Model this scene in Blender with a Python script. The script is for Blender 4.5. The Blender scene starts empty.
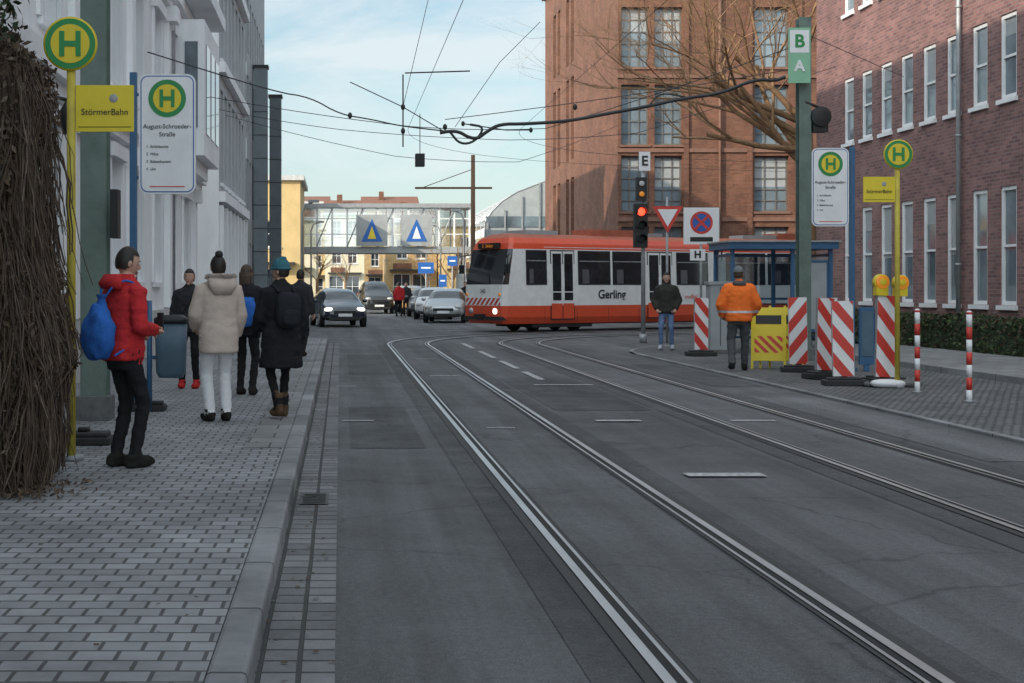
import bpy, math, random
from mathutils import Vector, Matrix, noise
from mathutils.kdtree import KDTree
R = random.Random(7)
V = Vector
scene = bpy.context.scene
rad = math.radians

# ------------------------------------------------------------------ materials
def nmat(name):
    m = bpy.data.materials.new(name); m.use_nodes = True
    nt = m.node_tree; b = nt.nodes['Principled BSDF']
    return m, nt, b

def mat(name, col, rough=.6, metal=0, nz=.15, ns=4, bump=0, bs=60, coat=0, emit=None, es=1, spec=.5, stretch=(1,1,1)):
    m, nt, b = nmat(name)
    tc = nt.nodes.new('ShaderNodeTexCoord'); mp = nt.nodes.new('ShaderNodeMapping')
    mp.inputs['Scale'].default_value = stretch
    nt.links.new(tc.outputs['Object'], mp.inputs[0])
    n = nt.nodes.new('ShaderNodeTexNoise'); n.inputs['Scale'].default_value = ns; n.inputs['Detail'].default_value = 6; n.inputs['Roughness'].default_value=.65
    nt.links.new(mp.outputs[0], n.inputs['Vector'])
    r = nt.nodes.new('ShaderNodeValToRGB')
    r.color_ramp.elements[0].position = .3; r.color_ramp.elements[1].position = .7
    r.color_ramp.elements[0].color = [c*(1-nz) for c in col]+[1]
    r.color_ramp.elements[1].color = [min(1, c*(1+nz)) for c in col]+[1]
    nt.links.new(n.outputs['Fac'], r.inputs[0]); nt.links.new(r.outputs[0], b.inputs['Base Color'])
    b.inputs['Roughness'].default_value = rough; b.inputs['Metallic'].default_value = metal
    b.inputs['Specular IOR Level'].default_value = spec
    b.inputs['Coat Weight'].default_value = coat
    if bump:
        n2 = nt.nodes.new('ShaderNodeTexNoise'); n2.inputs['Scale'].default_value = bs; n2.inputs['Detail'].default_value=4
        nt.links.new(mp.outputs[0], n2.inputs['Vector'])
        bp = nt.nodes.new('ShaderNodeBump'); bp.inputs['Strength'].default_value = bump; bp.inputs['Distance'].default_value = .02
        nt.links.new(n2.outputs['Fac'], bp.inputs['Height']); nt.links.new(bp.outputs[0], b.inputs['Normal'])
    if emit:
        b.inputs['Emission Color'].default_value = (*emit, 1); b.inputs['Emission Strength'].default_value = es
    return m

def brickmat(name, c1, c2, mortar, bw, bh, ms=.01, wall=True, rough=.85, offset=.5, dirt=.3, bump=.4, wob=.02, streak=0):
    m, nt, b = nmat(name); L = nt.links.new; N = nt.nodes.new
    tc = N('ShaderNodeTexCoord')
    if wall:
        sx = N('ShaderNodeSeparateXYZ'); L(tc.outputs['Object'], sx.inputs[0])
        ad = N('ShaderNodeMath'); ad.operation = 'ADD'; L(sx.outputs[0], ad.inputs[0]); L(sx.outputs[1], ad.inputs[1])
        cb = N('ShaderNodeCombineXYZ'); L(ad.outputs[0], cb.inputs[0]); L(sx.outputs[2], cb.inputs[1]); vec = cb.outputs[0]
    else:
        vec = tc.outputs['Object']
        nn = N('ShaderNodeTexNoise'); nn.inputs['Scale'].default_value=1.1; L(vec, nn.inputs['Vector'])
        vm = N('ShaderNodeVectorMath'); vm.operation='MULTIPLY_ADD'; vm.inputs[1].default_value=(wob,wob,0)
        L(nn.outputs['Color'], vm.inputs[0]); L(vec, vm.inputs[2]); vec = vm.outputs[0]
    br = N('ShaderNodeTexBrick'); L(vec, br.inputs['Vector'])
    br.inputs['Scale'].default_value = 1; br.inputs['Brick Width'].default_value = bw; br.inputs['Row Height'].default_value = bh
    br.inputs['Mortar Size'].default_value = ms; br.inputs['Mortar Smooth'].default_value=.3; br.offset = offset
    br.inputs['Color1'].default_value = (*c1, 1); br.inputs['Color2'].default_value = (*c2, 1); br.inputs['Mortar'].default_value = (*mortar, 1)
    n = N('ShaderNodeTexNoise'); n.inputs['Scale'].default_value = .9; n.inputs['Detail'].default_value = 8; n.inputs['Roughness'].default_value=.7
    L(tc.outputs['Object'], n.inputs['Vector'])
    r = N('ShaderNodeMapRange'); r.inputs[1].default_value=.3; r.inputs[2].default_value=.7; r.inputs[3].default_value=1-dirt; r.inputs[4].default_value=1+dirt*.6
    L(n.outputs['Fac'], r.inputs[0])
    mx = N('ShaderNodeVectorMath'); mx.operation='SCALE'; L(br.outputs['Color'], mx.inputs[0]); L(r.outputs[0], mx.inputs['Scale'])
    L(mx.outputs[0], b.inputs['Base Color']); b.inputs['Roughness'].default_value = rough
    n3 = N('ShaderNodeTexNoise'); n3.inputs['Scale'].default_value = 60; L(tc.outputs['Object'], n3.inputs['Vector'])
    sb = N('ShaderNodeMath'); sb.operation='MULTIPLY_ADD'; sb.inputs[1].default_value=.5; L(n3.outputs['Fac'], sb.inputs[0])
    iv = N('ShaderNodeMath'); iv.operation='SUBTRACT'; iv.inputs[0].default_value=1; L(br.outputs['Fac'], iv.inputs[1]); L(iv.outputs[0], sb.inputs[2])
    bp = N('ShaderNodeBump'); bp.inputs['Strength'].default_value = bump; bp.inputs['Distance'].default_value=.01
    L(sb.outputs[0], bp.inputs['Height']); L(bp.outputs[0], b.inputs['Normal'])
    return m

def asphaltmat(name, base=.055):
    m, nt, b = nmat(name); L = nt.links.new; N = nt.nodes.new
    tc = N('ShaderNodeTexCoord')
    def nz(scale, st=(1,1,1), det=6):
        mp = N('ShaderNodeMapping'); mp.inputs['Scale'].default_value = st; L(tc.outputs['Object'], mp.inputs[0])
        n = N('ShaderNodeTexNoise'); n.inputs['Scale'].default_value = scale; n.inputs['Detail'].default_value = det; n.inputs['Roughness'].default_value=.65
        L(mp.outputs[0], n.inputs['Vector']); return n.outputs['Fac']
    def rng(s, a, c, lo, hi):
        r = N('ShaderNodeMapRange'); r.inputs[1].default_value=a; r.inputs[2].default_value=c; r.inputs[3].default_value=lo; r.inputs[4].default_value=hi
        L(s, r.inputs[0]); return r.outputs[0]
    def mul(a, c):
        q = N('ShaderNodeMath'); q.operation='MULTIPLY'; L(a, q.inputs[0]); L(c, q.inputs[1]); return q.outputs[0]
    a = rng(nz(.5), .35, .65, .78, 1.28)
    s = rng(nz(1.3, (1.6, .06, 1)), .35, .65, .68, 1.32)
    g = rng(nz(120, det=3), .3, .7, .45, 1.55)
    g2 = rng(nz(26, det=4), .3, .7, .75, 1.25)
    wv = N('ShaderNodeTexNoise'); wv.inputs['Scale'].default_value=2.5; L(tc.outputs['Object'], wv.inputs['Vector'])
    va = N('ShaderNodeVectorMath'); va.operation='MULTIPLY_ADD'; va.inputs[1].default_value=(.5,.5,0); L(wv.outputs['Color'],va.inputs[0]); L(tc.outputs['Object'],va.inputs[2])
    vo = N('ShaderNodeTexVoronoi'); vo.feature='DISTANCE_TO_EDGE'; vo.inputs['Scale'].default_value=.35; L(va.outputs[0],vo.inputs['Vector'])
    cr = rng(vo.outputs['Distance'], .0, .006, .55, 1.0)
    f = mul(mul(mul(a, s), mul(g, g2)), cr)
    sc = N('ShaderNodeVectorMath'); sc.operation='SCALE'; sc.inputs[0].default_value = (base*.99, base*1.0, base*1.04); L(f, sc.inputs['Scale'])
    L(sc.outputs[0], b.inputs['Base Color'])
    L(rng(nz(2.0), .35, .65, .6, .9), b.inputs['Roughness'])
    bp = N('ShaderNodeBump'); bp.inputs['Strength'].default_value=.4; bp.inputs['Distance'].default_value=.01
    L(g, bp.inputs['Height']); L(bp.outputs[0], b.inputs['Normal'])
    return m

def clearglass(name, tint=(.75,.85,.88), a=.35):
    m = bpy.data.materials.new(name); m.use_nodes=True; nt=m.node_tree; nt.nodes.clear()
    o=nt.nodes.new('ShaderNodeOutputMaterial'); mx=nt.nodes.new('ShaderNodeMixShader'); t=nt.nodes.new('ShaderNodeBsdfTransparent'); g=nt.nodes.new('ShaderNodeBsdfGlossy')
    t.inputs[0].default_value=(*tint,1); g.inputs['Roughness'].default_value=.05; mx.inputs[0].default_value=a
    nt.links.new(t.outputs[0],mx.inputs[1]); nt.links.new(g.outputs[0],mx.inputs[2]); nt.links.new(mx.outputs[0],o.inputs[0]); return m

M = {}
M['asphalt'] = asphaltmat('asphalt', .096)
M['asphalt_d'] = asphaltmat('asphalt_dark', .062)
M['asphalt_l'] = asphaltmat('asphalt_light', .12)
M['ground'] = mat('ground', (.12,.12,.11), .9, nz=.3, ns=.3)
M['paver'] = brickmat('paver', (.31,.315,.325), (.22,.225,.23), (.08,.08,.08), .165, .14, .010, wall=False, dirt=.4)
M['cobble'] = brickmat('cobble', (.2,.2,.2), (.12,.12,.125), (.05,.05,.05), .1, .1, .013, wall=False, dirt=.45, bump=.9, wob=.06)
M['gutter'] = brickmat('gutter', (.23,.23,.235), (.15,.15,.155), (.055,.055,.055), .155, .17, .012, wall=False, offset=.0, dirt=.45, bump=.9, wob=.012)
M['slab'] = brickmat('slab', (.27,.27,.27), (.2,.2,.2), (.08,.08,.08), .4, .4, .01, wall=False, dirt=.35)
M['kerb'] = brickmat('kerb', (.27,.275,.28), (.2,.205,.21), (.05,.05,.05), 3.0, 1.0, .012, wall=False, offset=0, dirt=.5)
M['brick_r'] = brickmat('brick_red', (.31,.15,.135), (.17,.078,.08), (.24,.19,.18), .26, .085, .012, dirt=.3)
M['brick_b'] = brickmat('brick_brown', (.235,.095,.055), (.15,.058,.034), (.14,.09,.07), .26, .085, .012, dirt=.4)
M['brick_o'] = brickmat('brick_beige', (.5,.35,.17), (.4,.27,.13), (.35,.27,.17), .5, .25, .012, dirt=.3)
M['stucco'] = mat('stucco', (.84,.85,.86), .85, nz=.1, ns=1.2, bump=.2, bs=40, stretch=(1,1,.3))
M['stucco_g'] = mat('stucco_grey', (.46,.48,.49), .85, nz=.15, ns=1.0, bump=.2, bs=40, stretch=(1,1,.3))
M['stone'] = mat('stone_trim', (.5,.5,.49), .8, nz=.2, ns=3, bump=.2)
M['bandbr'] = mat('brown_stone_band', (.2,.105,.075), .8, nz=.2, ns=3, bump=.2)
M['darkgrey'] = mat('dark_grey_cladding', (.09,.11,.12), .5, nz=.15, ns=2)
M['midgrey'] = mat('mid_grey_cladding', (.17,.2,.215), .6, nz=.15, ns=2)
M['lgrey'] = mat('light_grey_cladding', (.34,.36,.37), .6, nz=.12, ns=2)
M['glass'] = mat('window_glass', (.04,.05,.06), .04, nz=.7, ns=.7, spec=.9)
M['glass_b'] = mat('window_glass_painted_sky', (.15,.19,.22), .06, nz=.5, ns=.5, spec=1)  # paler glass: sky reflection painted into the base colour
M['vglass'] = mat('vehicle_glass', (.018,.022,.026), .05, nz=.6, ns=1.3, spec=.8)
M['cglass'] = clearglass('clear_glass')
M['cglass2'] = clearglass('bridge_glass', (.8,.85,.85), .3)
M['white'] = mat('white_paint', (.8,.8,.81), .45, nz=.07, ns=3)
M['wframe'] = mat('white_frame', (.8,.8,.81), .5, nz=.06)
M['dframe'] = mat('dark_frame', (.14,.13,.12), .5)
M['mark'] = mat('road_paint', (.42,.42,.42), .8, nz=.5, ns=22)
M['steel'] = mat('rail_steel', (.52,.51,.5), .42, metal=.7, nz=.25, ns=3, stretch=(1,.2,1))
M['groove'] = mat('groove', (.015,.015,.015), .8)
M['tar'] = mat('tar_joint', (.045,.043,.042), .75)
M['conc'] = mat('joint_concrete', (.14,.14,.14), .9, nz=.3, ns=9)
M['iron'] = mat('cast_iron', (.07,.065,.06), .6, nz=.3, ns=20, bump=.6, bs=50)
M['green'] = mat('sign_green', (.02,.25,.07), .45, nz=.05)
M['lgreen'] = mat('plate_light_green', (.25,.5,.33), .5, nz=.05)
M['yellow'] = mat('sign_yellow', (.75,.58,.03), .45, nz=.06)
M['dyellow'] = mat('post_yellow', (.5,.4,.05), .55, nz=.2, ns=6)
M['blue'] = mat('post_blue', (.04,.12,.24), .45, nz=.15)
M['sblue'] = mat('sign_blue', (.02,.12,.42), .45, nz=.05)
M['red'] = mat('sign_red', (.62,.05,.035), .5, nz=.15)
M['black'] = mat('black', (.015,.015,.016), .55)
M['rubber'] = mat('rubber', (.03,.03,.032), .8, nz=.3)
M['mast'] = mat('mast_green', (.13,.18,.155), .6, nz=.25, ns=3)
M['galv'] = mat('galvanised', (.34,.35,.36), .5, metal=.3, nz=.2, ns=5)
M['rust'] = mat('brown_pole', (.16,.09,.05), .8, nz=.2)
M['wire'] = mat('wire', (.03,.03,.033), .6)
M['binblue'] = mat('bin_bluegrey', (.08,.14,.19), .5, nz=.15)
M['torange'] = mat('tram_orange', (.72,.085,.03), .35, nz=.06, coat=.3)
M['twhite'] = mat('tram_white', (.8,.8,.79), .35, nz=.09, coat=.3)
M['troof'] = mat('tram_roof', (.42,.12,.07), .7, nz=.2)
M['amber'] = mat('amber_lens', (.85,.3,.03), .25, nz=.05, emit=(1,.3,.02), es=.15)
M['redlamp'] = mat('red_lamp', (.8,.02,.01), .3, emit=(1,.05,.02), es=4)
M['headlamp'] = mat('headlamp', (.8,.8,.75), .2, emit=(1,.95,.8), es=1.6)
M['lens'] = mat('lens', (.5,.5,.5), .15)
M['bark'] = mat('bark', (.27,.16,.085), .9, nz=.3, ns=6)
M['vine'] = mat('vine_stem', (.07,.048,.035), .95, nz=.5, ns=8)
M['vine2'] = mat('vine_stem_light', (.13,.095,.07), .95, nz=.5, ns=8)
M['dleaf'] = mat('dead_leaf', (.08,.05,.03), .9, nz=.5, ns=8)
M['leaf'] = mat('leaf', (.03,.05,.018), .8, nz=.5, ns=8)
M['leaf2'] = mat('leaf_light', (.07,.1,.035), .8, nz=.5, ns=8)
M['skin'] = mat('skin', (.52,.31,.23), .55, nz=.06)
M['hair'] = mat('dark_hair', (.018,.013,.01), .6, nz=.4, ns=30)
M['hairb'] = mat('brown_hair', (.06,.035,.02), .6, nz=.4, ns=30)
M['lip'] = mat('lips', (.35,.12,.1), .5)
M['eye'] = mat('eye_white', (.7,.7,.7), .3)
M['refl'] = mat('reflective_band', (.6,.62,.62), .35, nz=.05)
M['ystucco']=mat('yellow_stucco',(.58,.42,.2),.85,nz=.12,ns=1)
M['creamst']=mat('cream_stucco',(.6,.54,.4),.85,nz=.12,ns=1)
M['tile']=mat('roof_tiles',(.2,.09,.06),.85,nz=.25,ns=3)

def fabric(n, c, nz=.2): return mat(n, c, .9, nz=nz, ns=14, bump=.35, bs=90, spec=.2)

# ------------------------------------------------------------------ mesh builder
class MB:
    def __init__(s, X=None):
        s.v=[]; s.f=[]; s.fm=[]; s.fs=[]; s.mats=[]; s.X = X or Matrix.Identity(4)
    def mi(s, m):
        m = M[m] if isinstance(m,str) else m
        if m not in s.mats: s.mats.append(m)
        return s.mats.index(m)
    def add(s, vs, fs, m, smooth=False):
        b=len(s.v); k=s.mi(m)
        s.v += [s.X @ V(p) for p in vs]
        for f in fs:
            s.f.append([b+i for i in f]); s.fm.append(k); s.fs.append(smooth)
    def poly(s, pts, m): s.add(pts, [list(range(len(pts)))], m)
    def box(s, x0,x1,y0,y1,z0,z1, m):
        s.add([(x0,y0,z0),(x1,y0,z0),(x1,y1,z0),(x0,y1,z0),(x0,y0,z1),(x1,y0,z1),(x1,y1,z1),(x0,y1,z1)],
              [(0,3,2,1),(4,5,6,7),(0,1,5,4),(1,2,6,5),(2,3,7,6),(3,0,4,7)], m)
    def pbox(s, O,U,N,u0,u1,v0,v1,n0,n1,m, W=V((0,0,1))):
        P=lambda u,v,n: O+U*u+W*v+N*n
        s.add([P(u0,v0,n0),P(u1,v0,n0),P(u1,v0,n1),P(u0,v0,n1),P(u0,v1,n0),P(u1,v1,n0),P(u1,v1,n1),P(u0,v1,n1)],
              [(0,3,2,1),(4,5,6,7),(0,1,5,4),(1,2,6,5),(2,3,7,6),(3,0,4,7)], m)
    def tube(s, pts, r, m, n=8, caps=True, sq=1.0):
        pts=[V(p) for p in pts]; rs = r if isinstance(r,(list,tuple)) else [r]*len(pts)
        vs=[]; up=None
        for i,p in enumerate(pts):
            t=(pts[min(i+1,len(pts)-1)]-pts[max(i-1,0)])
            t = t.normalized() if t.length>1e-9 else V((0,0,1))
            if up is None: up = V((1,0,0)) if abs(t.x)<.9 else V((0,1,0))
            a=(up-t*up.dot(t)).normalized(); up=a; b=t.cross(a)
            for k in range(n):
                q=2*math.pi*k/n; vs.append(p+(a*math.cos(q)+b*math.sin(q)*sq)*rs[i])
        fs=[]
        for i in range(len(pts)-1):
            for k in range(n):
                fs.append((i*n+k,i*n+(k+1)%n,(i+1)*n+(k+1)%n,(i+1)*n+k))
        if caps: fs.append(tuple(range(n))[::-1]); fs.append(tuple((len(pts)-1)*n+k for k in range(n)))
        s.add(vs,fs,m,n>4)
    def cyl(s,p0,p1,r,m,n=16,r1=None): s.tube([p0,p1],[r,r if r1 is None else r1],m,n)
    def ell(s, c, r, m, nu=16, nv=10, e=1.0, fn=None, keep=None):
        vs=[]; c=V(c); P=lambda x: math.copysign(abs(x)**e,x)
        un=[]
        for j in range(nv+1):
            ph=math.pi*j/nv
            for i in range(nu):
                th=2*math.pi*i/nu
                d=(P(math.sin(ph))*P(math.cos(th)),P(math.sin(ph))*P(math.sin(th)),P(math.cos(ph)))
                un.append(d); p=V((d[0]*r[0],d[1]*r[1],d[2]*r[2]))
                if fn: p=fn(p,d)
                vs.append(c+p)
        fs=[]
        for j in range(nv):
            for i in range(nu):
                a,b2,c2,d2=j*nu+i,j*nu+(i+1)%nu,(j+1)*nu+(i+1)%nu,(j+1)*nu+i
                if keep and not keep([sum(un[q][k] for q in (a,b2,c2,d2))/4 for k in range(3)]): continue
                fs.append((a,d2,c2,b2))
        s.add(vs,fs,m,True)
    def loft(s, rings, m, n=22, sub=3, e=.85):
        rr=[]
        for a,b in zip(rings[:-1],rings[1:]):
            for k in range(sub):
                t=k/sub; rr.append([x*(1-t)+y*t for x,y in zip(a,b)])
        rr.append(list(rings[-1])); vs=[]
        for cx,cy,z,rx,ry in rr:
            for k in range(n):
                q=2*math.pi*k/n; c,s_=math.cos(q),math.sin(q)
                vs.append((cx+rx*math.copysign(abs(c)**e,c),cy+ry*math.copysign(abs(s_)**e,s_),z))
        fs=[]
        for i in range(len(rr)-1):
            for k in range(n): fs.append((i*n+k,i*n+(k+1)%n,(i+1)*n+(k+1)%n,(i+1)*n+k))
        fs.append(tuple(range(n))[::-1]); fs.append(tuple((len(rr)-1)*n+k for k in range(n)))
        s.add(vs,fs,m,True)
    def disc(s,c,r,m,n=32,axis='y',a0=0):
        pts=[]
        for k in range(n):
            q=2*math.pi*k/n+a0
            if axis=='y': pts.append((c[0]+r*math.cos(q),c[1],c[2]+r*math.sin(q)))
            elif axis=='z': pts.append((c[0]+r*math.cos(q),c[1]+r*math.sin(q),c[2]))
            else: pts.append((c[0],c[1]+r*math.cos(q),c[2]+r*math.sin(q)))
        s.poly(pts,m)
    def build(s, name, parent=None, bevel=0, loc=None, rz=0, sub=0):
        me=bpy.data.meshes.new(name); me.from_pydata([tuple(p) for p in s.v],[],s.f)
        for m in s.mats: me.materials.append(m)
        me.polygons.foreach_set('material_index',s.fm); me.polygons.foreach_set('use_smooth',s.fs); me.update()
        o=bpy.data.objects.new(name,me); scene.collection.objects.link(o)
        if parent: o.parent=parent
        if loc is not None: o.location=loc
        o.rotation_euler[2]=rz
        if bevel:
            b=o.modifiers.new('b','BEVEL'); b.width=bevel; b.segments=2; b.limit_method='ANGLE'; b.angle_limit=rad(50)
        if sub:
            b=o.modifiers.new('s','SUBSURF'); b.levels=sub; b.render_levels=sub
        return o

def empty(name, loc=(0,0,0), rz=0):
    e=bpy.data.objects.new(name,None); scene.collection.objects.link(e); e.location=loc; e.rotation_euler[2]=rz; e.empty_display_size=.2; return e

def text(s, loc, size, m, parent, rot=(rad(90),0,0), align='CENTER', name='lettering', ext=.002, bold=0):
    c=bpy.data.curves.new(name,'FONT'); c.body=s; c.size=size; c.align_x=align; c.align_y='CENTER'; c.extrude=ext; c.offset=bold
    c.materials.append(M[m]); o=bpy.data.objects.new(name,c); scene.collection.objects.link(o); o.parent=parent; o.location=loc; o.rotation_euler=rot; return o

# ------------------------------------------------------------------ ground, road, pavements
g=MB(); g.box(-400,500,-150,900,-.5,-.02,'ground'); g.build('ground')
r=MB(); r.poly([(-60,-25,0),(80,-25,0),(80,260,0),(-60,260,0)],'asphalt'); r.build('road')
p=MB()
def rect(mb,x0,x1,y0,y1,z,m): mb.poly([(x0,y0,z),(x1,y0,z),(x1,y1,z),(x0,y1,z)],m)
rect(p,.95,2.55,-5,36,.004,'asphalt_d'); rect(p,3.85,5.45,-5,34,.004,'asphalt_d')
rect(p,1.36,2.14,-5,36,.007,'asphalt'); rect(p,4.28,5.04,-5,34,.007,'asphalt')
rect(p,5.55,6.4,12,19,.004,'asphalt_l')
rect(p,2.6,3.8,17,23,.004,'asphalt_d'); rect(p,5.6,6.4,21,27,.004,'asphalt_d'); rect(p,.1,.8,13,17.5,.004,'asphalt_d'); rect(p,.15,.9,24,31,.004,'asphalt_d')
p.build('road_repair_patch')
mh=MB(); rect(mh,-.28,-.08,9.6,10.1,.012,'iron')
for k in range(6): rect(mh,-.26,-.10,9.63+k*.08,9.66+k*.08,.016,'groove')
mh.build('drain_grate')

def ribbon(mb, path, o0, o1, z, m):
    vs=[]
    for i,pt in enumerate(path):
        a=path[max(i-1,0)]; b=path[min(i+1,len(path)-1)]
        t=(V(b)-V(a)).normalized(); nrm=V((t.y,-t.x))
        vs.append((pt[0]+nrm.x*o0,pt[1]+nrm.y*o0,z)); vs.append((pt[0]+nrm.x*o1,pt[1]+nrm.y*o1,z))
    mb.add(vs,[(2*i,2*i+1,2*i+3,2*i+2) for i in range(len(path)-1)],m)
def trackpath(cx, Rr, y0):
    pts=[(cx,y) for y in range(-6,int(y0)+1,2)]+[]
    if pts[-1][1]!=y0: pts.append((cx,y0))
    for k in range(1,22):
        a=rad(64*k/21); pts.append((cx+Rr*(1-math.cos(a)),y0+Rr*math.sin(a)))
    a=rad(64); ex,ey=pts[-1]; 
    for k in range(1,20):
        a2=a+rad(1.3*k) if a+rad(1.3*k)<rad(88) else rad(88)
        ex+=1.6*math.sin(a2); ey+=1.6*math.cos(a2); pts.append((ex,ey))
    return pts
rl=MB()
for cx,Rr in ((1.76,12.0),(4.68,9.1)):
    path=trackpath(cx,Rr,36)
    for sgn in (-1,1):
        c=sgn*.51
        ribbon(rl,path,c-.10,c+.10,.010,'tar')
        h0,h1=(c-.035,c+.012) if sgn<0 else (c-.012,c+.035)
        ribbon(rl,path,h0,h1,.018,'steel')
        g0,g1=(c+.012,c+.055) if sgn<0 else (c-.055,c-.012)
        ribbon(rl,path,g0,g1,.013,'groove')
        l0,l1=(c+.055,c+.075) if sgn<0 else (c-.075,c-.055)
        ribbon(rl,path,l0,l1,.016,'steel')
rl.build('tram_rails')

mk=MB()
for k,(y0,y1) in enumerate([(22.5,24.6),(25.6,28.2),(29.4,32.5),(34,37)]): rect(mk,3.18,3.30,y0,y1,.012,'mark')
for x,y,w,d in ((3.05,11.1,.62,.2),(5.85,11.0,.45,.2),(3.1,15.6,.5,.16),(3.4,21.3,.9,.14),(1.76,23.5,.5,.12),(4.6,15.6,.5,.12),(.2,15.6,.35,.08),(1.7,14.8,.3,.06),(1.76,29,.4,.1),(.1,21,.3,.07)):
    rect(mk,x-w/2,x+w/2,y-d/2,y+d/2,.014,'mark')
rect(mk,3.7,4.4,48,48.2,.012,'mark')
mk.build('road_markings')

KX=-.33
pv=MB(); pv.box(-4.2,KX-.15,-8,37.6,-.1,.12,'paver'); pv.build('pavement')
kb=MB(); kb.box(KX-.15,KX,-8,37.6,-.1,.126,'kerb'); kb.box(-4.2,KX-.0,37.6,37.75,-.1,.126,'kerb'); kb.build('kerb',bevel=.02)
gt=MB(); rect(gt,KX,KX+.31,-8,37.6,.004,'gutter'); gt.build('gutter')
bd=MB(); rect(bd,KX-.5,KX-.16,12,26,.124,'slab'); bd.build('platform_edge_slabs')

cb=MB(); cb.box(6.62,10.3,-8,31,-.1,.03,'cobble')
pts=[(6.62,31)]+[(6.62+6*(1-math.cos(rad(a))),31+6*math.sin(rad(a))) for a in range(10,91,10)]+[(10.3+2.4,37),(12.7,31)]
cb.add([(x,y,.031) for x,y in pts],[list(range(len(pts)))],'cobble')
cb.build('cobbled_strip')
k2=MB(); k2.box(6.52,6.62,-8,31,-.1,.036,'kerb'); 
arc=[(6.57+6*(1-math.cos(rad(a))),31+6*math.sin(rad(a))) for a in range(0,91,10)]
ribbon(k2,arc+[(40,37)],-.05,.05,.038,'kerb'); k2.box(10.3,10.45,-8,33,-.1,.135,'kerb'); k2.build('kerb',bevel=.01)
p2=MB(); p2.box(10.45,14.6,-8,33,-.1,.13,'slab'); p2.box(12.7,45,33,37,-.1,.03,'slab'); p2.box(14.6,45,37,44,-.1,.03,'slab'); p2.build('pavement')
p3=MB(); p3.box(-9,-1.8,44,140,-.1,.12,'slab'); p3.box(6.6,12.9,58,150,-.1,.12,'slab'); p3.box(12.9,60,56,65,-.1,.12,'slab'); p3.build('pavement')

# ------------------------------------------------------------------ buildings
def facade(mb, O,U,N,W,H,ops,mw,recess=.15,mg='glass',mf='wframe',nx=2,nz=2,fw=.05,sill=None,surround=None,head=None):
    O=V(O);U=V(U);N=V(N);Z=V((0,0,1))
    us=sorted(set([0,W]+[round(a,4) for o in ops for a in o[:2]])); vs=sorted(set([0,H]+[round(a,4) for o in ops for a in o[2:4]]))
    P=lambda u,v,n=0: O+U*u+Z*v+N*n
    for i in range(len(us)-1):
        for j in range(len(vs)-1):
            cu=(us[i]+us[i+1])/2; cv=(vs[j]+vs[j+1])/2
            hole=any(o[0]<cu<o[1] and o[2]<cv<o[3] for o in ops)
            if not hole:
                mb.poly([P(us[i],vs[j]),P(us[i+1],vs[j]),P(us[i+1],vs[j+1]),P(us[i],vs[j+1])],mw)
    for o in ops:
        u0,u1,v0,v1=o[:4]; d=-recess
        mb.poly([P(u0,v0),P(u0,v1),P(u0,v1,d),P(u0,v0,d)],mw); mb.poly([P(u1,v0),P(u1,v1),P(u1,v1,d),P(u1,v0,d)],mw)
        mb.poly([P(u0,v0),P(u1,v0),P(u1,v0,d),P(u0,v0,d)],mw); mb.poly([P(u0,v1),P(u1,v1),P(u1,v1,d),P(u0,v1,d)],mw)
        mb.poly([P(u0,v0,d),P(u1,v0,d),P(u1,v1,d),P(u0,v1,d)],mg)
        if mg in('glass_b',) and R.random()<.45:
            zz=v0+(v1-v0)*R.choice((.45,.6,.75)); mb.poly([P(u0,zz,d+.002),P(u1,zz,d+.002),P(u1,v1,d+.002),P(u0,v1,d+.002)],'lgrey')
        a,b=d+.004,d+.055
        mb.pbox(O,U,N,u0+.003,u0+fw,v0+.003,v1-.003,a,b,mf); mb.pbox(O,U,N,u1-fw,u1-.003,v0+.003,v1-.003,a,b,mf)
        mb.pbox(O,U,N,u0+fw,u1-fw,v0+.003,v0+fw,a,b,mf); mb.pbox(O,U,N,u0+fw,u1-fw,v1-fw,v1-.003,a,b,mf)
        bw=fw*.6
        for k in range(1,nx):
            c=u0+(u1-u0)*k/nx; mb.pbox(O,U,N,c-bw/2,c+bw/2,v0+fw,v1-fw,a+.003,b-.006,mf)
        for k in range(1,nz):
            c=v0+(v1-v0)*k/nz; mb.pbox(O,U,N,u0+fw,u1-fw,c-bw/2,c+bw/2,a+.005,b-.009,mf)
        if sill: mb.pbox(O,U,N,u0-.06,u1+.06,v0-.1,v0-.003,-.05,.07,sill)
        if surround:
            mb.pbox(O,U,N,u0-.16,u0-.003,v0,v1+.003,.003,.06,surround); mb.pbox(O,U,N,u1+.003,u1+.16,v0,v1+.003,.003,.06,surround)
            mb.pbox(O,U,N,u0-.22,u1+.22,v1+.006,v1+.24,.003,.14,surround)
        if head: mb.pbox(O,U,N,u0-.04,u1+.04,v1+.003,v1+.14,.002,.02,head)

e=empty('brick_office_building')
w=MB(); ops=[]
y=39.9
while y>1:
    u=42.6-y
    for (z0,z1) in ((1.1,3.7),(5.6,7.45),(9.3,11.2)):
        ops.append((u-.38,u+.38,z0,z1))
    y-=1.36
facade(w,(14.5,42.6,0),(0,-1,0),(-1,0,0),42.6,14,ops,'brick_r',.09,'glass_b','wframe',1,2,.09,'wframe')
facade(w,(45,42.6,0),(-1,0,0),(0,1,0),30.5,14,[(25+k*-2.2,26+k*-2.2,z,z+2) for k in range(8) for z in (1.1,5.6,9.3)],'brick_r',.2,'glass','wframe',1,2,.08,'stone')
w.build('walls_and_windows',e)
w=MB(); w.box(14.2,45,0,42.9,14,14.5,'stone'); w.box(14.44,14.497,0,42.6,0,.75,'stone')
w.build('roof_and_plinth',e)
w=MB(); w.tube([(14.4,32.6,13.9),(14.4,32.6,.3)],.055,'galv',10)
for z in (2,5,8,11): w.cyl((14.4,32.6,z),(14.4,32.6,z+.05),.075,'galv',10)
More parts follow.
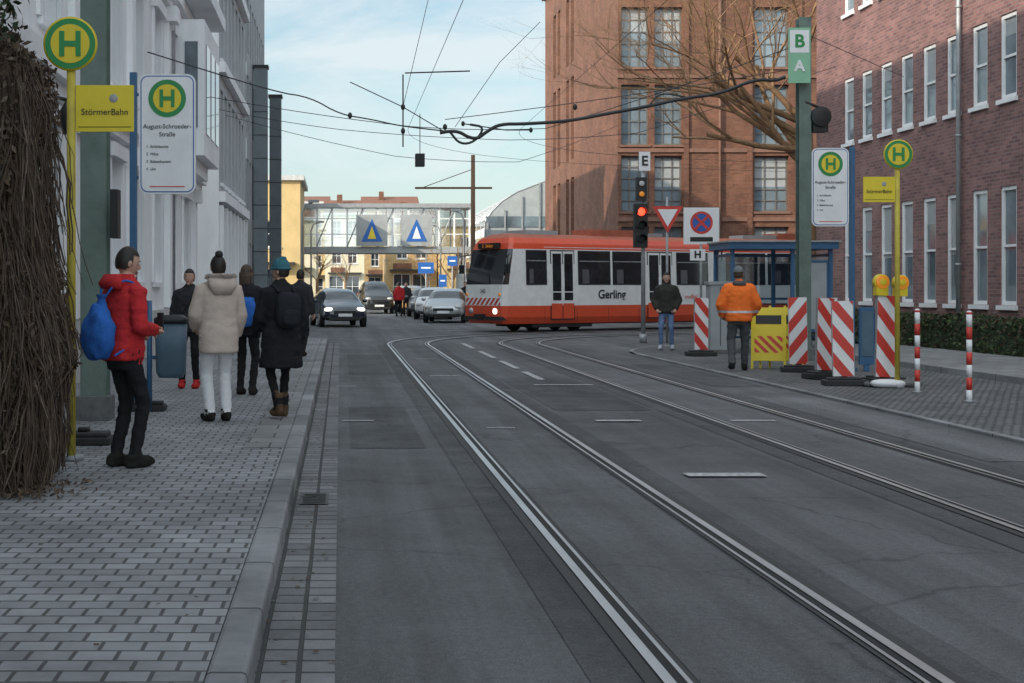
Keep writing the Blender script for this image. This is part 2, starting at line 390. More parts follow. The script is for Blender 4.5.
w.build('downpipe',e)

e=empty('brick_warehouse_building'); w=MB()
ops=[]
rows=[(1.2,4.3),(5.0,7.6),(8.1,10.9),(11.7,14.5),(15.4,17.6)]
for x0,x1 in ((.15,1.45),(1.7,3.0),(6.35,7.95),(9.6,10.8),(11.1,12.3),(16,17.6)):
    for a,b in rows: ops.append((x0,x1,a,b))
facade(w,(12.9,65,0),(1,0,0),(0,-1,0),34,19.5,ops,'brick_b',.3,'glass_b','dframe',3,5,.08,'bandbr')
ops=[]
for u0,u1 in ((12.2,13.2),(13.9,14.9),(17,18),(18.7,19.7)):
    for a,b in ((1.2,7.6),(8.6,13.2),(14,17.8)): ops.append((u0,u1,a,b))
facade(w,(12.9,65,0),(0,1,0),(-1,0,0),23,19.5,ops,'brick_b',.3,'glass_b','dframe',2,8,.08)
w.build('walls_and_windows',e)
w=MB(); w.box(12.7,47,64.8,88.2,19.5,20,'bandbr')
for z in (4.55,7.75,11.2,14.9):
    for xa,xb in ((12.84,15.94),(16.18,18.89),(19.13,21.19),(21.43,47)): w.box(xa,xb,64.92,64.997,z,z+.18,'bandbr')
for x in (15.95,18.9,21.2): w.box(x,x+.22,64.88,64.997,.3,19.4,'brick_b')
w.tube([(17.6,64.84,19.4),(17.6,64.84,.2)],.07,'bandbr',8)
w.build('roof_and_trim',e)

e=empty('white_stucco_townhouse'); w=MB()
Y0=-34
ops=[]
y=-31.4
while y<36.5:
    for a,b in ((1.6,3.7),(5.0,7.3),(8.7,10.9),(12.2,14.2)): ops.append((y-Y0,y-Y0+1.15,a,b))
    y+=2.75
facade(w,(-3.9,Y0,0),(0,1,0),(1,0,0),38-Y0,17,ops,'stucco',.22,'glass_b','wframe',2,3,.07,'stucco','stucco')
w.box(-14,-3.92,37.999,38,0,17,'stucco')
w.box(-14,-3.92,Y0-.01,Y0,0,17,'stucco')
w.build('walls_and_windows',e)
w=MB()
for z,d,h in ((.12,.12,.9),(4.25,.28,.28),(4.05,.15,.2),(7.9,.3,.24),(7.72,.16,.18),(11.5,.22,.25),(15.2,.3,.25),(16.9,.6,.4)):
    w.box(-3.897,-3.9+d,Y0,38.1,z,z+h,'stucco' if z>1 else 'stone')
y=9.2
while y<38:
    w.box(-3.897,-3.76,y-.22,y+.22,1.05,4.04,'stucco'); w.box(-3.897,-3.78,y-.2,y+.2,4.55,7.7,'stucco'); w.box(-3.897,-3.78,y-.2,y+.2,8.16,11.48,'stucco')
    w.box(-3.897,-3.6,y-.28,y+.28,7.38,7.715,'stucco'); w.box(-3.897,-3.62,y-.26,y+.26,3.7,4.045,'stucco')
    y+=5.5
w.box(-3.897,-3.15,32.5,36.5,4.56,7.715,'stucco'); w.box(-3.897,-3.0,32.3,36.7,8.17,8.5,'stucco'); w.box(-3.897,-3.4,33,36,4.2,4.555,'stucco')
w.box(-3.6,-3.3,32.47,32.497,5.2,7.2,'glass_b'); 
for a in (33.0,34.2,35.4): w.box(-3.147,-3.13,a-.1,a+.75,5.1,7.2,'glass_b')
w.build('cornices_and_bay',e)
w=MB(); w.box(-14,-3.9,Y0,38,17.0,17.3,'darkgrey'); w.build('roof',e)
w=MB(); w.tube([(-3.88,16.5,3.6),(-3.4,16.5,3.75),(-3.2,16.5,3.7)],.025,'black',6); w.loft([(-3.2,16.5,3.3,.07,.07),(-3.2,16.5,3.55,.12,.12),(-3.2,16.5,3.7,.03,.03)],'black',12,1,1); w.build('wall_lantern',e)
w=MB(); w.tube([(-3.8,31.8,16.8),(-3.8,31.8,.2)],.06,'galv',8); w.tube([(-3.8,20.7,16.8),(-3.8,20.7,.2)],.06,'galv',8); w.build('downpipes',e)

e=empty('grey_townhouse'); w=MB(); ops=[]
for u in (.6,2.1,3.6,5.1,6.6,8.1,9.6):
    for a,b in ((.9,3.7),(4.6,7.4),(8.3,11),(11.7,13.9)): ops.append((u,u+1.0,a,b))
facade(w,(-3.55,41,0),(0,1,0),(1,0,0),11,16,ops,'stucco_g',.25,'glass','wframe',2,4,.06,'stucco')
facade(w,(-14,41,0),(1,0,0),(0,-1,0),10.45,16,[(8.2,9.5,a,b) for a,b in ((4.6,7.2),(8.3,10.8),(11.7,13.8))],'stucco',.2,'glass','wframe',2,3,.06,'stucco')
w.box(-14,-3.56,51.99,52,0,16,'stucco_g')
w.build('walls_and_windows',e)
w=MB()
for z in (4.0,7.8,11.3): w.box(-3.547,-3.35,41,52,z,z+.3,'stucco')
w.box(-14,-3.1,40.7,52.3,16,16.6,'darkgrey')
for u in (.2,1.75,3.25,4.75,6.25,7.75,9.25,10.7): w.box(-3.547,-3.42,41+u-.12,41+u+.12,.5,3.9,'stucco')
w.build('cornices_and_roof',e)

e=empty('grey_office_building'); w=MB(); ops=[(u,u+.9,a,a+2.3) for u in (.6,2.2,3.8,5.4,7.0,8.6,10.2,11.8) for a in (1,4.4,7.8,11)]
facade(w,(-3.75,56,0),(0,1,0),(1,0,0),13.5,16.2,ops,'lgrey',.2,'glass_b','dframe',1,2,.06)
w.box(-14,-3.76,55.99,56,0,16.2,'lgrey'); w.build('walls_and_windows',e)
w=MB(); w.box(-14,-3.5,55.8,69.7,16.2,16.6,'darkgrey'); w.build('roof',e)

for (x0,x1,y0,m,h,nm) in ((-3.7,-3.12,60,'midgrey',10.9,'cladded_pillar'),(-3.05,-2.55,60.5,'darkgrey',9.7,'cladded_pillar')):
    w=MB(); w.box(x0,x1,y0,y0+.6,.1,h,m)
    for z in range(1,int(h)): w.box(x0-.01,x1+.01,y0-.01,y0+.61,z,z+.03,'black')
    w.box(x0-.05,x1+.05,y0-.05,y0+.65,h,h+.12,'black'); w.box(x0-.1,x1+.1,y0-.1,y0+.7,.0,.2,'conc'); w.build(nm)

def house(name,x0,x1,y,d,h,m,ux=1.9,roof='tile',shop=True,pitch=0):
    e=empty(name); w=MB(); W=x1-x0; n=int((W-.6)/ux); off=(W-(n-1)*ux-1.0)/2
    ops=[]; z=4.0 if shop else 1.0
    while z+1.8<h: ops+=[(off+k*ux,off+k*ux+1.0,z,z+1.7) for k in range(n)]; z+=2.9
    if shop: ops+=[(off+k*ux-.3,off+k*ux+1.25,.4,2.7) for k in range(n)]
    facade(w,(x0,y,0),(1,0,0),(0,-1,0),W,h,ops,m,.2,'glass','wframe',2,2,.08,'stone')
    nd=int(d/3)
    facade(w,(x1,y,0),(0,1,0),(1,0,0),d,h,[(1+k*3,2+k*3,zz,zz+1.7) for k in range(max(1,nd-0)) if 2+k*3<d for zz in (1,4,) if zz+1.8<h],m,.2,'glass','wframe',2,2,.08,'stone')
    facade(w,(x0,y,0),(0,1,0),(-1,0,0),d,h,[(1+k*3,2+k*3,zz,zz+1.7) for k in range(max(1,nd-0)) if 2+k*3<d for zz in (1,4,) if zz+1.8<h],m,.2,'glass','wframe',2,2,.08,'stone')
    w.build('walls_and_windows',e)
    w=MB(); w.box(x0-.25,x1+.25,y-.3,y+d+.3,h,h+.3,'stone')
    if pitch:
        a=[(x0-.2,y-.25,h+.3),(x1+.2,y-.25,h+.3),(x1+.2,y+d/2,h+.3+pitch),(x0-.2,y+d/2,h+.3+pitch),(x0-.2,y+d+.25,h+.3),(x1+.2,y+d+.25,h+.3)]
        w.add(a,[(0,1,2,3),(3,2,5,4),(1,5,2),(0,3,4)],roof); w.box(x0+W*.3,x0+W*.3+.6,y+d*.3,y+d*.3+.6,h+.3,h+pitch+.8,'brick_b')
    if shop:
        w.box(x0+.3,x1-.3,y-.9,y-.05,2.9,3.05,'rubber'); w.box(x0+.6,x0+W*.5,y-.08,y-.02,3.1,3.6,'brick_b')
    w.build('roof_and_awning',e)
house('yellow_stucco_house',-9.5,-2.5,88,10,8.2,'ystucco',1.8)
house('beige_stucco_house',-1.6,2.6,150,10,9.2,'creamst',1.7,pitch=1.6)
house('beige_brick_house',4.1,8.6,124,10,7.2,'brick_o',1.7,pitch=1.2)
house('ochre_stucco_house',8.7,14.5,118,10,6.6,'ystucco',1.9)
house('cream_stucco_house',-7.5,-1.9,112,12,6.8,'creamst',1.8,pitch=1.4)
house('brown_brick_house',2.8,9.5,170,10,11,'brick_o',1.9,pitch=1.5)
house('yellow_stucco_house',-12,-1.5,185,10,12.5,'ystucco',1.9,pitch=1)

e=empty('glass_footbridge'); w=MB()
w.box(-3.9,9.2,99,102.6,3.9,4.35,'lgrey'); w.box(-4.0,9.3,98.8,102.8,7.1,7.4,'galv')
x=-3.8
while x<9.2:
    w.box(x-.06,x+.06,99.02,99.14,4.35,7.1,'white'); w.box(x-.06,x+.06,102.4,102.5,4.35,7.1,'white'); x+=1.08
for z in (5.2,6.3): w.box(-3.8,9.1,99.03,99.1,z,z+.07,'white')
x=-3.8
while x<8: w.tube([(x,98.97,4.4),(x+1.08,98.97,7.05)],.04,'galv',6); x+=2.16
w.build('frame',e)
w=MB(); w.poly([(-3.8,99.08,4.4),(9.1,99.08,4.4),(9.1,99.08,7.05),(-3.8,99.08,7.05)],'cglass2'); w.poly([(-3.8,102.45,4.4),(9.1,102.45,4.4),(9.1,102.45,7.05),(-3.8,102.45,7.05)],'cglass2'); w.build('glazing',e)
w=MB()
for x in (-3.3,8.7): w.box(x-.25,x+.25,99.5,102,0,3.9,'lgrey')
w.build('columns',e)
for xs,col in ((2.25,'yellow'),(5.4,'sblue')):
    w=MB(); w.box(xs-1.1,xs+1.1,98.7,98.76,4.4,6.6,'lgrey')
    w.poly([(xs-.75,98.68,4.7),(xs+.75,98.68,4.7),(xs,98.68,6.3)],'sblue')
    w.poly([(xs-.3,98.67,4.9),(xs+.3,98.67,4.9),(xs,98.67,5.8)],'white' if xs>3 else 'yellow')
    w.tube([(xs-1,98.9,6.4),(xs-1,98.9,7.2)],.03,'galv',6); w.tube([(xs+1,98.9,6.4),(xs+1,98.9,7.2)],.03,'galv',6)
    w.build('advertising_sign')

e=empty('white_hall_building'); w=MB()
prof=[(0,0),(0,6.3),(.5,7.1),(1.3,7.9),(2.4,8.6),(4.5,9.4),(8,9.9),(12,10)]
vs=[]
for (x,z) in prof: vs+= [(10.9+x,105,z),(10.9+x,135,z)]
w.add(vs,[(2*i,2*i+1,2*i+3,2*i+2) for i in range(len(prof)-1)],'white',True)
w.add([(10.9+x,105,z) for x,z in prof]+[(22.9,105,0)],[list(range(len(prof)+1))],'lgrey'); w.build('shell',e)
w=MB()
for k in range(1,5): 
    z=k*1.5; w.box(10.95,22,104.93,104.98,z,z+.8,'glass_b')
for k in range(9): w.box(11+k*1.3,11.12+k*1.3,104.85,104.92,0,6.3+min(3,k),'galv')
for z in (1.2,2.4,3.6,4.8,6.0): w.box(10.84,10.897,105,135,z,z+.5,'glass_b')
for yy in range(105,136,3):
    w.tube([(10.86+x,yy,z+.03) for x,z in prof],.05,'galv',5)
w.build('window_bands',e)
w=MB(); 
for x0,x1,y,h in ((-60,-12,150,9),(22,60,150,12)):
    w.box(x0,x1,y,y+12,0,h,'brick_o'); w.box(x0-.3,x1+.3,y-.3,y+12,h,h+.5,'galv')
w.build('distant_buildings')
for x,y in ((-1.9,70),(-1.9,92),(6.9,78),(6.9,96),(6.9,112)):
    w=MB(); sx=1 if x<0 else -1
    w.tube([(x,y,.1),(x,y,5.2),(x+.15*sx,y,5.6),(x+.6*sx,y,5.75)],[.07,.05,.04,.035],'galv',8); w.box(x+.5*sx-.2,x+.5*sx+.35,y-.12,y+.12,5.72,5.85,'lgrey'); w.build('street_lamp')

# ------------------------------------------------------------------ vehicles
def car(name, loc, rz, paint, Hh=1.45, W=1.75, L=4.2, lamps='lens'):
    e=empty(name,loc,rz); k=W/1.75; q=L/4.2; h=Hh/1.45
    st=[(-2.1,.35,.55,.60,.68,.58),(-2.02,.24,.66,.73,.80,.70),(-1.6,.22,.80,.86,.865,.76),(-1.05,.22,.90,.97,.875,.72),(-.35,.22,.94,1.37,.875,.61),(.4,.22,.95,1.45,.875,.60),(1.2,.22,.96,1.42,.875,.59),(1.72,.22,.97,1.33,.865,.57),(2.02,.25,.93,1.02,.82,.66),(2.1,.35,.78,.84,.76,.66)]
    w=MB(); rings=[]
    for (y,zb,ze,zr,ww,wr) in st:
        y*=q; ze*=h; zr*=h; ww*=k; wr*=k
        half=[(0,zb),(.75*ww,zb),(ww,zb+.12),(ww*1.0,(zb+ze)/2),(.975*ww,ze),(wr,zr-.035),(wr*.82,zr),(0,zr+.012)]
        ring=half+[(-x,z) for x,z in half[-2:0:-1]]; rings.append([(x,y,z) for x,z in ring])
    n=14
    for i in range(len(rings)-1):
        for j in range(n):
            jj = j if j<7 else 13-j
            m=paint
            if jj==4 and 3<=i<=7: m='vglass'
            if jj in (5,6) and i in (3,7): m='vglass'
            if jj==0: m='black'
            w.add([rings[i][j],rings[i][(j+1)%n],rings[i+1][(j+1)%n],rings[i+1][j]],[(0,1,2,3)],m,True)
    for rr in (rings[0],rings[-1]): w.add(rr,[list(range(n))],paint,True)
    me=w.build('body',e)
    import bmesh
    bm=bmesh.new(); bm.from_mesh(me.data); bmesh.ops.remove_doubles(bm,verts=bm.verts,dist=.0005); bmesh.ops.recalc_face_normals(bm,faces=bm.faces); bm.to_mesh(me.data); bm.free()
    b=me.modifiers.new('s','SUBSURF'); b.levels=b.render_levels=1
    w=MB()
    for sx in (-1,1):
        for y in (-1.32*q,1.3*q):
            x=.86*k*sx
            w.cyl((x-.03*sx,y,.34),(x+.012*sx,y,.34),.38,'black',24)
            w.cyl((x-.16*sx,y,.31),(x+.022*sx,y,.31),.31,'rubber',24); w.cyl((x+.0*sx,y,.31),(x+.03*sx,y,.31),.2,'galv',16)
        w.ell((.95*k*sx,-.75*q,.98*h),(.1,.06,.07),paint,10,8)
    w.build('wheels_and_mirrors',e)
    w=MB()
    for sx in (-1,1):
        w.ell((.6*k*sx,-1.97*q,.66*h),(.17,.12,.085),lamps,12,8,e=.8); w.ell((.68*k*sx,2.02*q,.82*h),(.13,.09,.14),'red',12,8,e=.7)
        w.ell((.6*k*sx,-2.07*q,.36),(.09,.05,.05),'black',10,6)
    w.box(-.42*k,.42*k,-2.125*q,-2.0,.5*h,.62*h,'black'); w.box(-.6*k,.6*k,-2.135*q,-2.0,.27,.38,'black')
    w.box(-.26,.26,-2.16*q,-2.13*q,.40,.51,'white'); w.box(-.26,.26,2.1*q,2.14*q,.62,.73,'white'); w.box(-.7*k,.7*k,2.05*q,2.13*q,.27,.42,'black')
    w.build('lights_grille_bumpers_plates',e,bevel=.01)
    return e
M['pdark']=mat('paint_dark_blue',(.012,.018,.035),.25,nz=.05,coat=1); M['psilver']=mat('paint_silver',(.42,.43,.44),.3,metal=.5,nz=.05,coat=.7)
M['pwhite']=mat('paint_white',(.6,.6,.6),.3,nz=.05,coat=.7); M['pblack']=mat('paint_black',(.015,.016,.016),.3,coat=.7); M['pgrey']=mat('paint_grey',(.1,.1,.11),.3,coat=.7)
M['pamb']=mat('paint_ochre',(.3,.16,.04),.3,coat=.7)
car('car',(-.1,54,0),rad(8),'pdark',lamps='headlamp')
car('parked_car',(4.6,60,0),rad(-9),'psilver')
car('parked_car',(4.45,66.5,0),rad(-5),'pwhite',1.5)
car('parked_car',(4.4,72.5,0),rad(-3),'pgrey',1.48)
car('parked_car',(4.3,78.5,0),rad(-3),'pamb')
car('parked_car',(4.3,85,0),rad(-3),'psilver',1.6)
car('parked_car',(4.3,92,0),rad(-3),'pwhite',1.6)
car('van',(2.0,80,0),rad(5),'pblack',1.85,1.75,4.4)
car('car',(-.7,104,0),rad(2),'psilver')

# tram
def clip(poly,a,b,c):
    out=[]
    for i in range(len(poly)):
        p,q=poly[i],poly[(i+1)%len(poly)]; dp=a*p[0]+b*p[1]-c; dq=a*q[0]+b*q[1]-c
        if dp<=0: out.append(p)
        if (dp<0<dq) or (dq<0<dp):
            t=dp/(dp-dq); out.append((p[0]+(q[0]-p[0])*t,p[1]+(q[1]-p[1])*t))
    return out
def stripes(mb, to3, w, h, period, m, sgn=1, slope=1.0):
    k=-h*slope-period
    while k<w+h*slope+period:
        P=[(0,0),(w,0),(w,h),(0,h)]
        P=clip(P,1,sgn*slope,k+period/2+(0)); P=clip(P,-1,-sgn*slope,-k) if P else P
        if len(P)>2: mb.poly([to3(x,z) for x,z in P],m)
        k+=period
tram=empty('tram')
def section(X, L, front, wins, doors):
    lv=[(.28,1.04),(.5,1.14),(.88,1.15),(1.58,1.15),(2.76,1.11),(2.95,1.06),(3.14,.9),(3.27,.55),(3.31,0)]
    rake={.28:.12,.5:.02,.88:0,1.58:.04,2.76:.30,2.95:.36,3.14:.5,3.27:.7,3.31:.85}
    w=MB(X); st=[]
    if front:
        st.append([(rake[z],y*.87,z) for z,y in lv]); st.append([(rake[z]*.8+.2,y*.95,z) for z,y in lv]); st.append([(1.0,y*.99,z) for z,y in lv]); st.append([(1.6,y,z) for z,y in lv])
    else: st.append([(0,y,z) for z,y in lv])
    st.append([(L,y,z) for z,y in lv])
    cm=['torange','torange','twhite','twhite','torange','torange','troof','troof']
    for s in (-1,1):
        for i in range(len(st)-1):
            for j in range(len(lv)-1):
                q=[st[i][j],st[i+1][j],st[i+1][j+1],st[i][j+1]]
                m=cm[j]
                if front and i==0 and j==3: m='vglass'
                w.poly([(p[0],p[1]*s,p[2]) for p in q],m)
    for idx in (0,-1):
        S=st[idx]
        for j in range(len(lv)-1):
            a,b=S[j],S[j+1]; m=cm[j]
            if front and idx==0: m={3:'vglass',0:'torange',1:'torange',2:'twhite'}.get(j,cm[j])
            w.poly([(a[0],-a[1],a[2]),(a[0],a[1],a[2]),(b[0],b[1],b[2]),(b[0],-b[1],b[2])],m)
    w.build('body_shell',tram)
    w=MB(X)
    for s in (-1,1):
        def panel(x0,x1,z0,z1,m,d0,d1):
            f=lambda z: 1.15-(.04*(z-1.58)/1.18 if z>1.58 else 0)
            a,b=f(z0),f(z1)
            vs=[(x0,s*(a+d0),z0),(x1,s*(a+d0),z0),(x1,s*(b+d0),z1),(x0,s*(b+d0),z1),(x0,s*(a+d1),z0),(x1,s*(a+d1),z0),(x1,s*(b+d1),z1),(x0,s*(b+d1),z1)]
            w.add(vs,[(0,1,2,3),(4,5,6,7),(0,1,5,4),(1,2,6,5),(2,3,7,6),(3,0,4,7)],m)
        for (x0,x1) in wins:
            panel(x0-.05,x1+.05,1.57,2.73,'black',.001,.008); panel(x0,x1,1.62,2.68,'vglass',.008,.014)
            panel(x0,x1,2.36,2.39,'galv',.014,.022); 
            panel(x0+.1*(x1-x0),x0+.32*(x1-x0),1.62,2.1,'pgrey',.014,.016)
        for (x0,x1) in doors:
            panel(x0,x1,.4,2.74,'black',.002,.008)
            c=(x0+x1)/2
            for a,b in ((x0+.04,c-.02),(c+.02,x1-.04)):
                panel(a,b,.44,.95,'torange',.008,.016); panel(a,b,.95,1.35,'twhite',.008,.016); panel(a,b,1.35,2.7,'twhite',.008,.014); panel(a+.05,b-.05,1.05,2.62,'vglass',.017,.022)
        xx=1.7 if front else .1
        panel(xx,L-.1,.86,.9,'black',.001,.004) if not doors else None
        panel(xx,L-.1,2.82,2.84,'twhite',.001,.004)
        for q in range(int((L-xx)/1.4)+1): panel(xx+q*1.4,xx+q*1.4+.012,.32,.79,'black',.001,.0015)
    w.box(.9 if front else .1,L-.1,-.85,.85,.24,.5,'black')
    for bx in ((2.6,) if front else (L/2,)):
        for d in (-.9,.9):
            for s in (-1,1): w.cyl((bx+d,s*.5-.05,.33),(bx+d,s*.5+.05,.33),.33,'rubber',20)
        w.box(bx-1.3,bx+1.3,-1.0,1.0,.15,.42,'black')
    w.box(L*.45,L*.45+2.2,-.55,.55,3.27,3.5,'troof'); w.box(L*.45+2.6,L*.45+3.4,-.4,.4,3.27,3.42,'galv'); w.box(1.4,2.8,-.5,.5,3.25,3.42,'lgrey')
    w.build('windows_doors_running_gear',tram)
    if front:
        w=MB(X)
        w.box(.2,.32,-.55,.55,2.78,2.97,'black')
        to3=lambda a,z: (-.006,-.94+a,.9+z)
        w.box(-.003,.02,-.94,.94,.9,1.14,'white'); stripes(w,to3,1.88,.24,.24,'red')
        for s in (-1,1):
            w.cyl((-.03,s*.66,.7),(.1,s*.66,.7),.1,'headlamp' if s<0 else 'lens',16); w.cyl((-.02,s*.9,1.25),(.1,s*.9,1.25),.05,'amber',12)
            w.tube([(.3,s*1.04,2.6),(.05,s*1.27,2.55),(.05,s*1.27,2.2)],.02,'black',6); w.box(0,.08,s*1.27-.09,s*1.27+.09,1.95,2.25,'black')
        w.box(-.06,.3,-1.02,1.02,.4,.52,'rubber'); w.box(-.3,.3,-.12,.12,.42,.6,'black')
        w.tube([(.03,-.3,1.62),(.12,-.2,1.95),(.16,-.1,2.1)],.014,'black',5)
        w.build('front_lights_bumper_display',tram)
ang=31
O=V((4.78,46.8,0)); XA=Matrix.Translation(O)@Matrix.Rotation(rad(ang),4,'Z')
section(XA,9.6,True,[(.97,1.75),(3.2,4.55),(4.75,6.1),(7.75,9.2)],[(1.95,3.0),(6.3,7.5)])
dA=V((math.cos(rad(ang)),math.sin(rad(ang)),0)); E1=O+dA*10.1; a2=14; XB=Matrix.Translation(E1)@Matrix.Rotation(rad(a2),4,'Z')
section(XB,6.3,False,[(.4,1.9),(2.1,3.6),(3.8,5.3)],[])
dB=V((math.cos(rad(a2)),math.sin(rad(a2)),0)); E2=E1+dB*6.9; XC=Matrix.Translation(E2)
section(XC,9.3,False,[(.4,1.7),(3.2,4.6),(4.8,6.2),(7.6,8.8)],[(1.9,3.0),(6.4,7.5)])
w=MB()
for (c,a) in ((O+dA*9.58,ang*.8),(E1+dB*6.25,6)):
    X=Matrix.Translation(c)@Matrix.Rotation(rad(a),4,'Z')
    w.X=X
    for k in range(6): w.box(k*.095,k*.095+.06,-1.05-.03*(k%2),1.05+.03*(k%2),.45,3.1,'rubber')
w.build('bellows',tram)
t=text('Gerling',(0,0,0),.42,'black',tram,name='advert_lettering',bold=.008); t.matrix_local=XA@Matrix.Translation((4.65,-1.166,1.24))@Matrix.Rotation(rad(90),4,'X')
t=text('345',(0,0,0),.2,'black',tram,name='fleet_number'); t.matrix_local=XA@Matrix.Translation((-.012,0,1.36))@Matrix.Rotation(rad(-90),4,'Z')@Matrix.Rotation(rad(90),4,'X')
t=text('2  Sieker',(0,0,0),.17,'amber',tram,name='destination_display'); t.matrix_local=XA@Matrix.Translation((.19,0,2.87))@Matrix.Rotation(rad(-90),4,'Z')@Matrix.Rotation(rad(90),4,'X')
t=text('moBiel',(0,0,0),.22,'torange',tram,name='operator_lettering'); t.matrix_local=XA@Matrix.Translation((8.4,-1.166,1.15))@Matrix.Rotation(rad(90),4,'X')

# ------------------------------------------------------------------ stop signs
def hsign(name,x,y,base,zc=3.43,side=1,boxz=2.92):
    e=empty(name,(x,y,0)); w=MB()
    w.cyl((0,0,base),(0,0,zc-.1),.036,'dyellow',14); w.cyl((0,.0,base),(0,0,base+.04),.1,'galv',14)
    w.cyl((0,-.045,zc),(0,-.03,zc),.215,'yellow',40); w.disc((0,-.048,zc),.2,'green'); w.disc((0,-.051,zc),.155,'yellow')
    w.box(-.02,.02,-.03,.0,zc-.2,zc+.15,'galv')
    w.build('post_and_disc',e)
    w=MB()
    for a,b,c,d in ((-.085,-.045,-.1,.1),(.045,.085,-.1,.1),(-.045,.045,-.022,.022)): w.box(a,b,-.058,-.053,zc+c,zc+d,'green')
    w.build('letter_h',e)
    w=MB(); x0,x1=((.04,.5) if side>0 else (-.5,-.04)); w.box(x0,x1,-.02,.0,boxz-.185,boxz+.185,'yellow')
    w.cyl((x0+.3*1,-.024,boxz+.08),(x0+.3,-.021,boxz+.08),.035,'galv',12); w.box(x0+.02,x1-.02,-.024,-.021,boxz-.15,boxz-.145,'black'); w.build('yellow_plate',e,bevel=.004)
    text('StörmerBahn',((x0+x1)/2,-.024,boxz-.03),.07,'black',e)
hsign('bus_stop_sign',-2.14,11.15,.12)
hsign('bus_stop_sign',8.12,20.4,.03,side=-1)

def infosign(name,x,y,base,side=1):
    e=empty(name,(x,y,0)); w=MB()
    w.box(-.04,.04,-.04,.04,base,3.95,'blue'); w.box(-.07,.07,-.07,.07,base,base+.06,'blue')
    cx=.39*side; w.tube([(0,0,3.7),(cx-.3*side,0,3.7)],.02,'blue',8); w.tube([(0,0,2.75),(cx-.3*side,0,2.75)],.02,'blue',8); w.build('post',e,bevel=.006)
    w=MB(); z0,z1=2.56,3.93; hw=.325
    def rr(hw,za,zb,rc,y,m):
        pts=[]
        for (cx_,cz,a0) in ((cx+hw-rc,zb-rc,0),(cx-hw+rc,zb-rc,90),(cx-hw+rc,za+rc,180),(cx+hw-rc,za+rc,270)):
            for k in range(6):
                q=rad(a0+18*k); pts.append((cx_+rc*math.cos(q),y,cz+rc*math.sin(q)))
        w.poly(pts,m)
    rr(hw,z0,z1,.1,-.03,'white'); rr(hw,z0,z1,.1,.0,'galv'); rr(hw-.02,z0+.02,z1-.02,.085,-.034,'sblue'); rr(hw-.032,z0+.032,z1-.032,.075,-.038,'white')
    w.disc((cx,-.042,3.65),.215,'green'); w.disc((cx,-.046,3.65),.16,'yellow')
    for a,b,c,d in ((-.085,-.045,-.1,.1),(.045,.085,-.1,.1),(-.045,.045,-.022,.022)): w.box(cx+a,cx+b,-.054,-.05,3.65+c,3.65+d,'green')
    w.box(cx-.2,cx+.2,-.044,-.041,2.64,2.65,'red'); w.build('panel',e)
    text('August-Schroeder-',(cx,-.042,3.33),.072,'black',e); text('Straße',(cx,-.042,3.24),.072,'black',e)
    for k,s in enumerate(('1  Schildesche','2  Milse','3  Babenhausen','4  Uni')): text(s,(cx-.24,-.042,3.1-k*.085),.045,'black',e,align='LEFT')
infosign('tram_stop_sign',-2.36,16,.12); infosign('tram_stop_sign',8.96,24.5,.03,side=-1)

def mast(name,x,y,h,w_,base):
    w=MB(); a=w_/2
    w.box(x-a,x+a,y-a,y-a+.02,base,h,'mast'); w.box(x-a,x+a,y+a-.02,y+a,base,h,'mast'); w.box(x-.012,x+.012,y-a+.021,y+a-.021,base,h,'mast')
    w.box(x-a-.04,x+a+.04,y-a-.04,y+a+.04,base,base+.25,'conc'); return w
w=mast('m',-2.55,14.6,8.2,.27,.12); w.box(-2.35,-2.27,14.3,14.5,2.0,2.5,'black'); w.build('catenary_mast',bevel=.004)
w=mast('m',9.3,28.1,6.9,.24,.03); w.box(9.45,9.75,27.95,28.2,4.6,5.0,'black'); w.cyl((9.6,27.9,4.9),(9.6,28.1,4.9),.2,'black',16)
w.tube([(9.3,28,5.2),(9.7,28,5.05)],.03,'black',8); w.build('catenary_mast',bevel=.004)
e=empty('parking_sign',(9.1,27.85,0)); w=MB(); w.box(-.2,.24,-.06,-.04,5.55,6.65,'lgreen'); w.box(-.17,.21,-.066,-.062,6.15,6.6,'white'); w.build('plate',e); text('B',(.02,-.07,6.37),.36,'green',e,bold=.01); text('A',(.02,-.07,5.88),.3,'white',e,bold=.01)
w=MB(); w.tube([(6.65,70,0),(6.65,70,8.1)],[.13,.1],'rust',10); w.box(3.75,7.6,69.95,70.05,6.4,6.5,'rust'); w.tube([(6.65,70,7.4),(4.2,70,6.5)],.02,'rust',5); w.build('catenary_mast')

# overhead wires
w=MB()
def wire(pts,r=.008,sag=0.0,m='wire',n=4):
    out=[]
    for a,b in zip(pts[:-1],pts[1:]):
        a=V(a);b=V(b); N=8 if sag else 1
        for k in range(N):
            t=k/N; p=a.lerp(b,t); p.z-=sag*4*t*(1-t); out.append(p)
    out.append(V(pts[-1])); w.tube(out,r,m,n)
for cx,Rr in ((1.76,12.),(4.68,9.1)):
    pth=trackpath(cx,Rr,36); wire([(x,y,5.6) for x,y in pth if y>3],.0055)
fe=[(8.9,28,5.7),(8.7,28,5.62),(8.3,28,5.66),(7.6,28,5.36),(6.9,28,5.28),(6.0,28,5.08),(5.4,28,4.98),(4.6,28,4.82),(3.7,28,4.76),(3.2,28,4.76),(2.95,28,4.62),(2.75,28,4.46),(2.55,28,4.5),(2.4,28,4.6),(2.2,28,4.62),(2.0,28,4.58)]
def smooth(pts,it=2):
    for _ in range(it):
        o=[V(pts[0])]
        for a,b in zip(pts[:-1],pts[1:]): a=V(a);b=V(b); o+= [a*.75+b*.25,a*.25+b*.75]
        o.append(V(pts[-1])); pts=o
    return pts
w.tube(smooth(fe),.034,'wire',8)
w.tube(smooth([(2.2,28,4.6),(2.4,28,4.35),(2.7,28,4.4),(2.9,28,4.7),(2.6,28,4.75)]),.024,'wire',6)
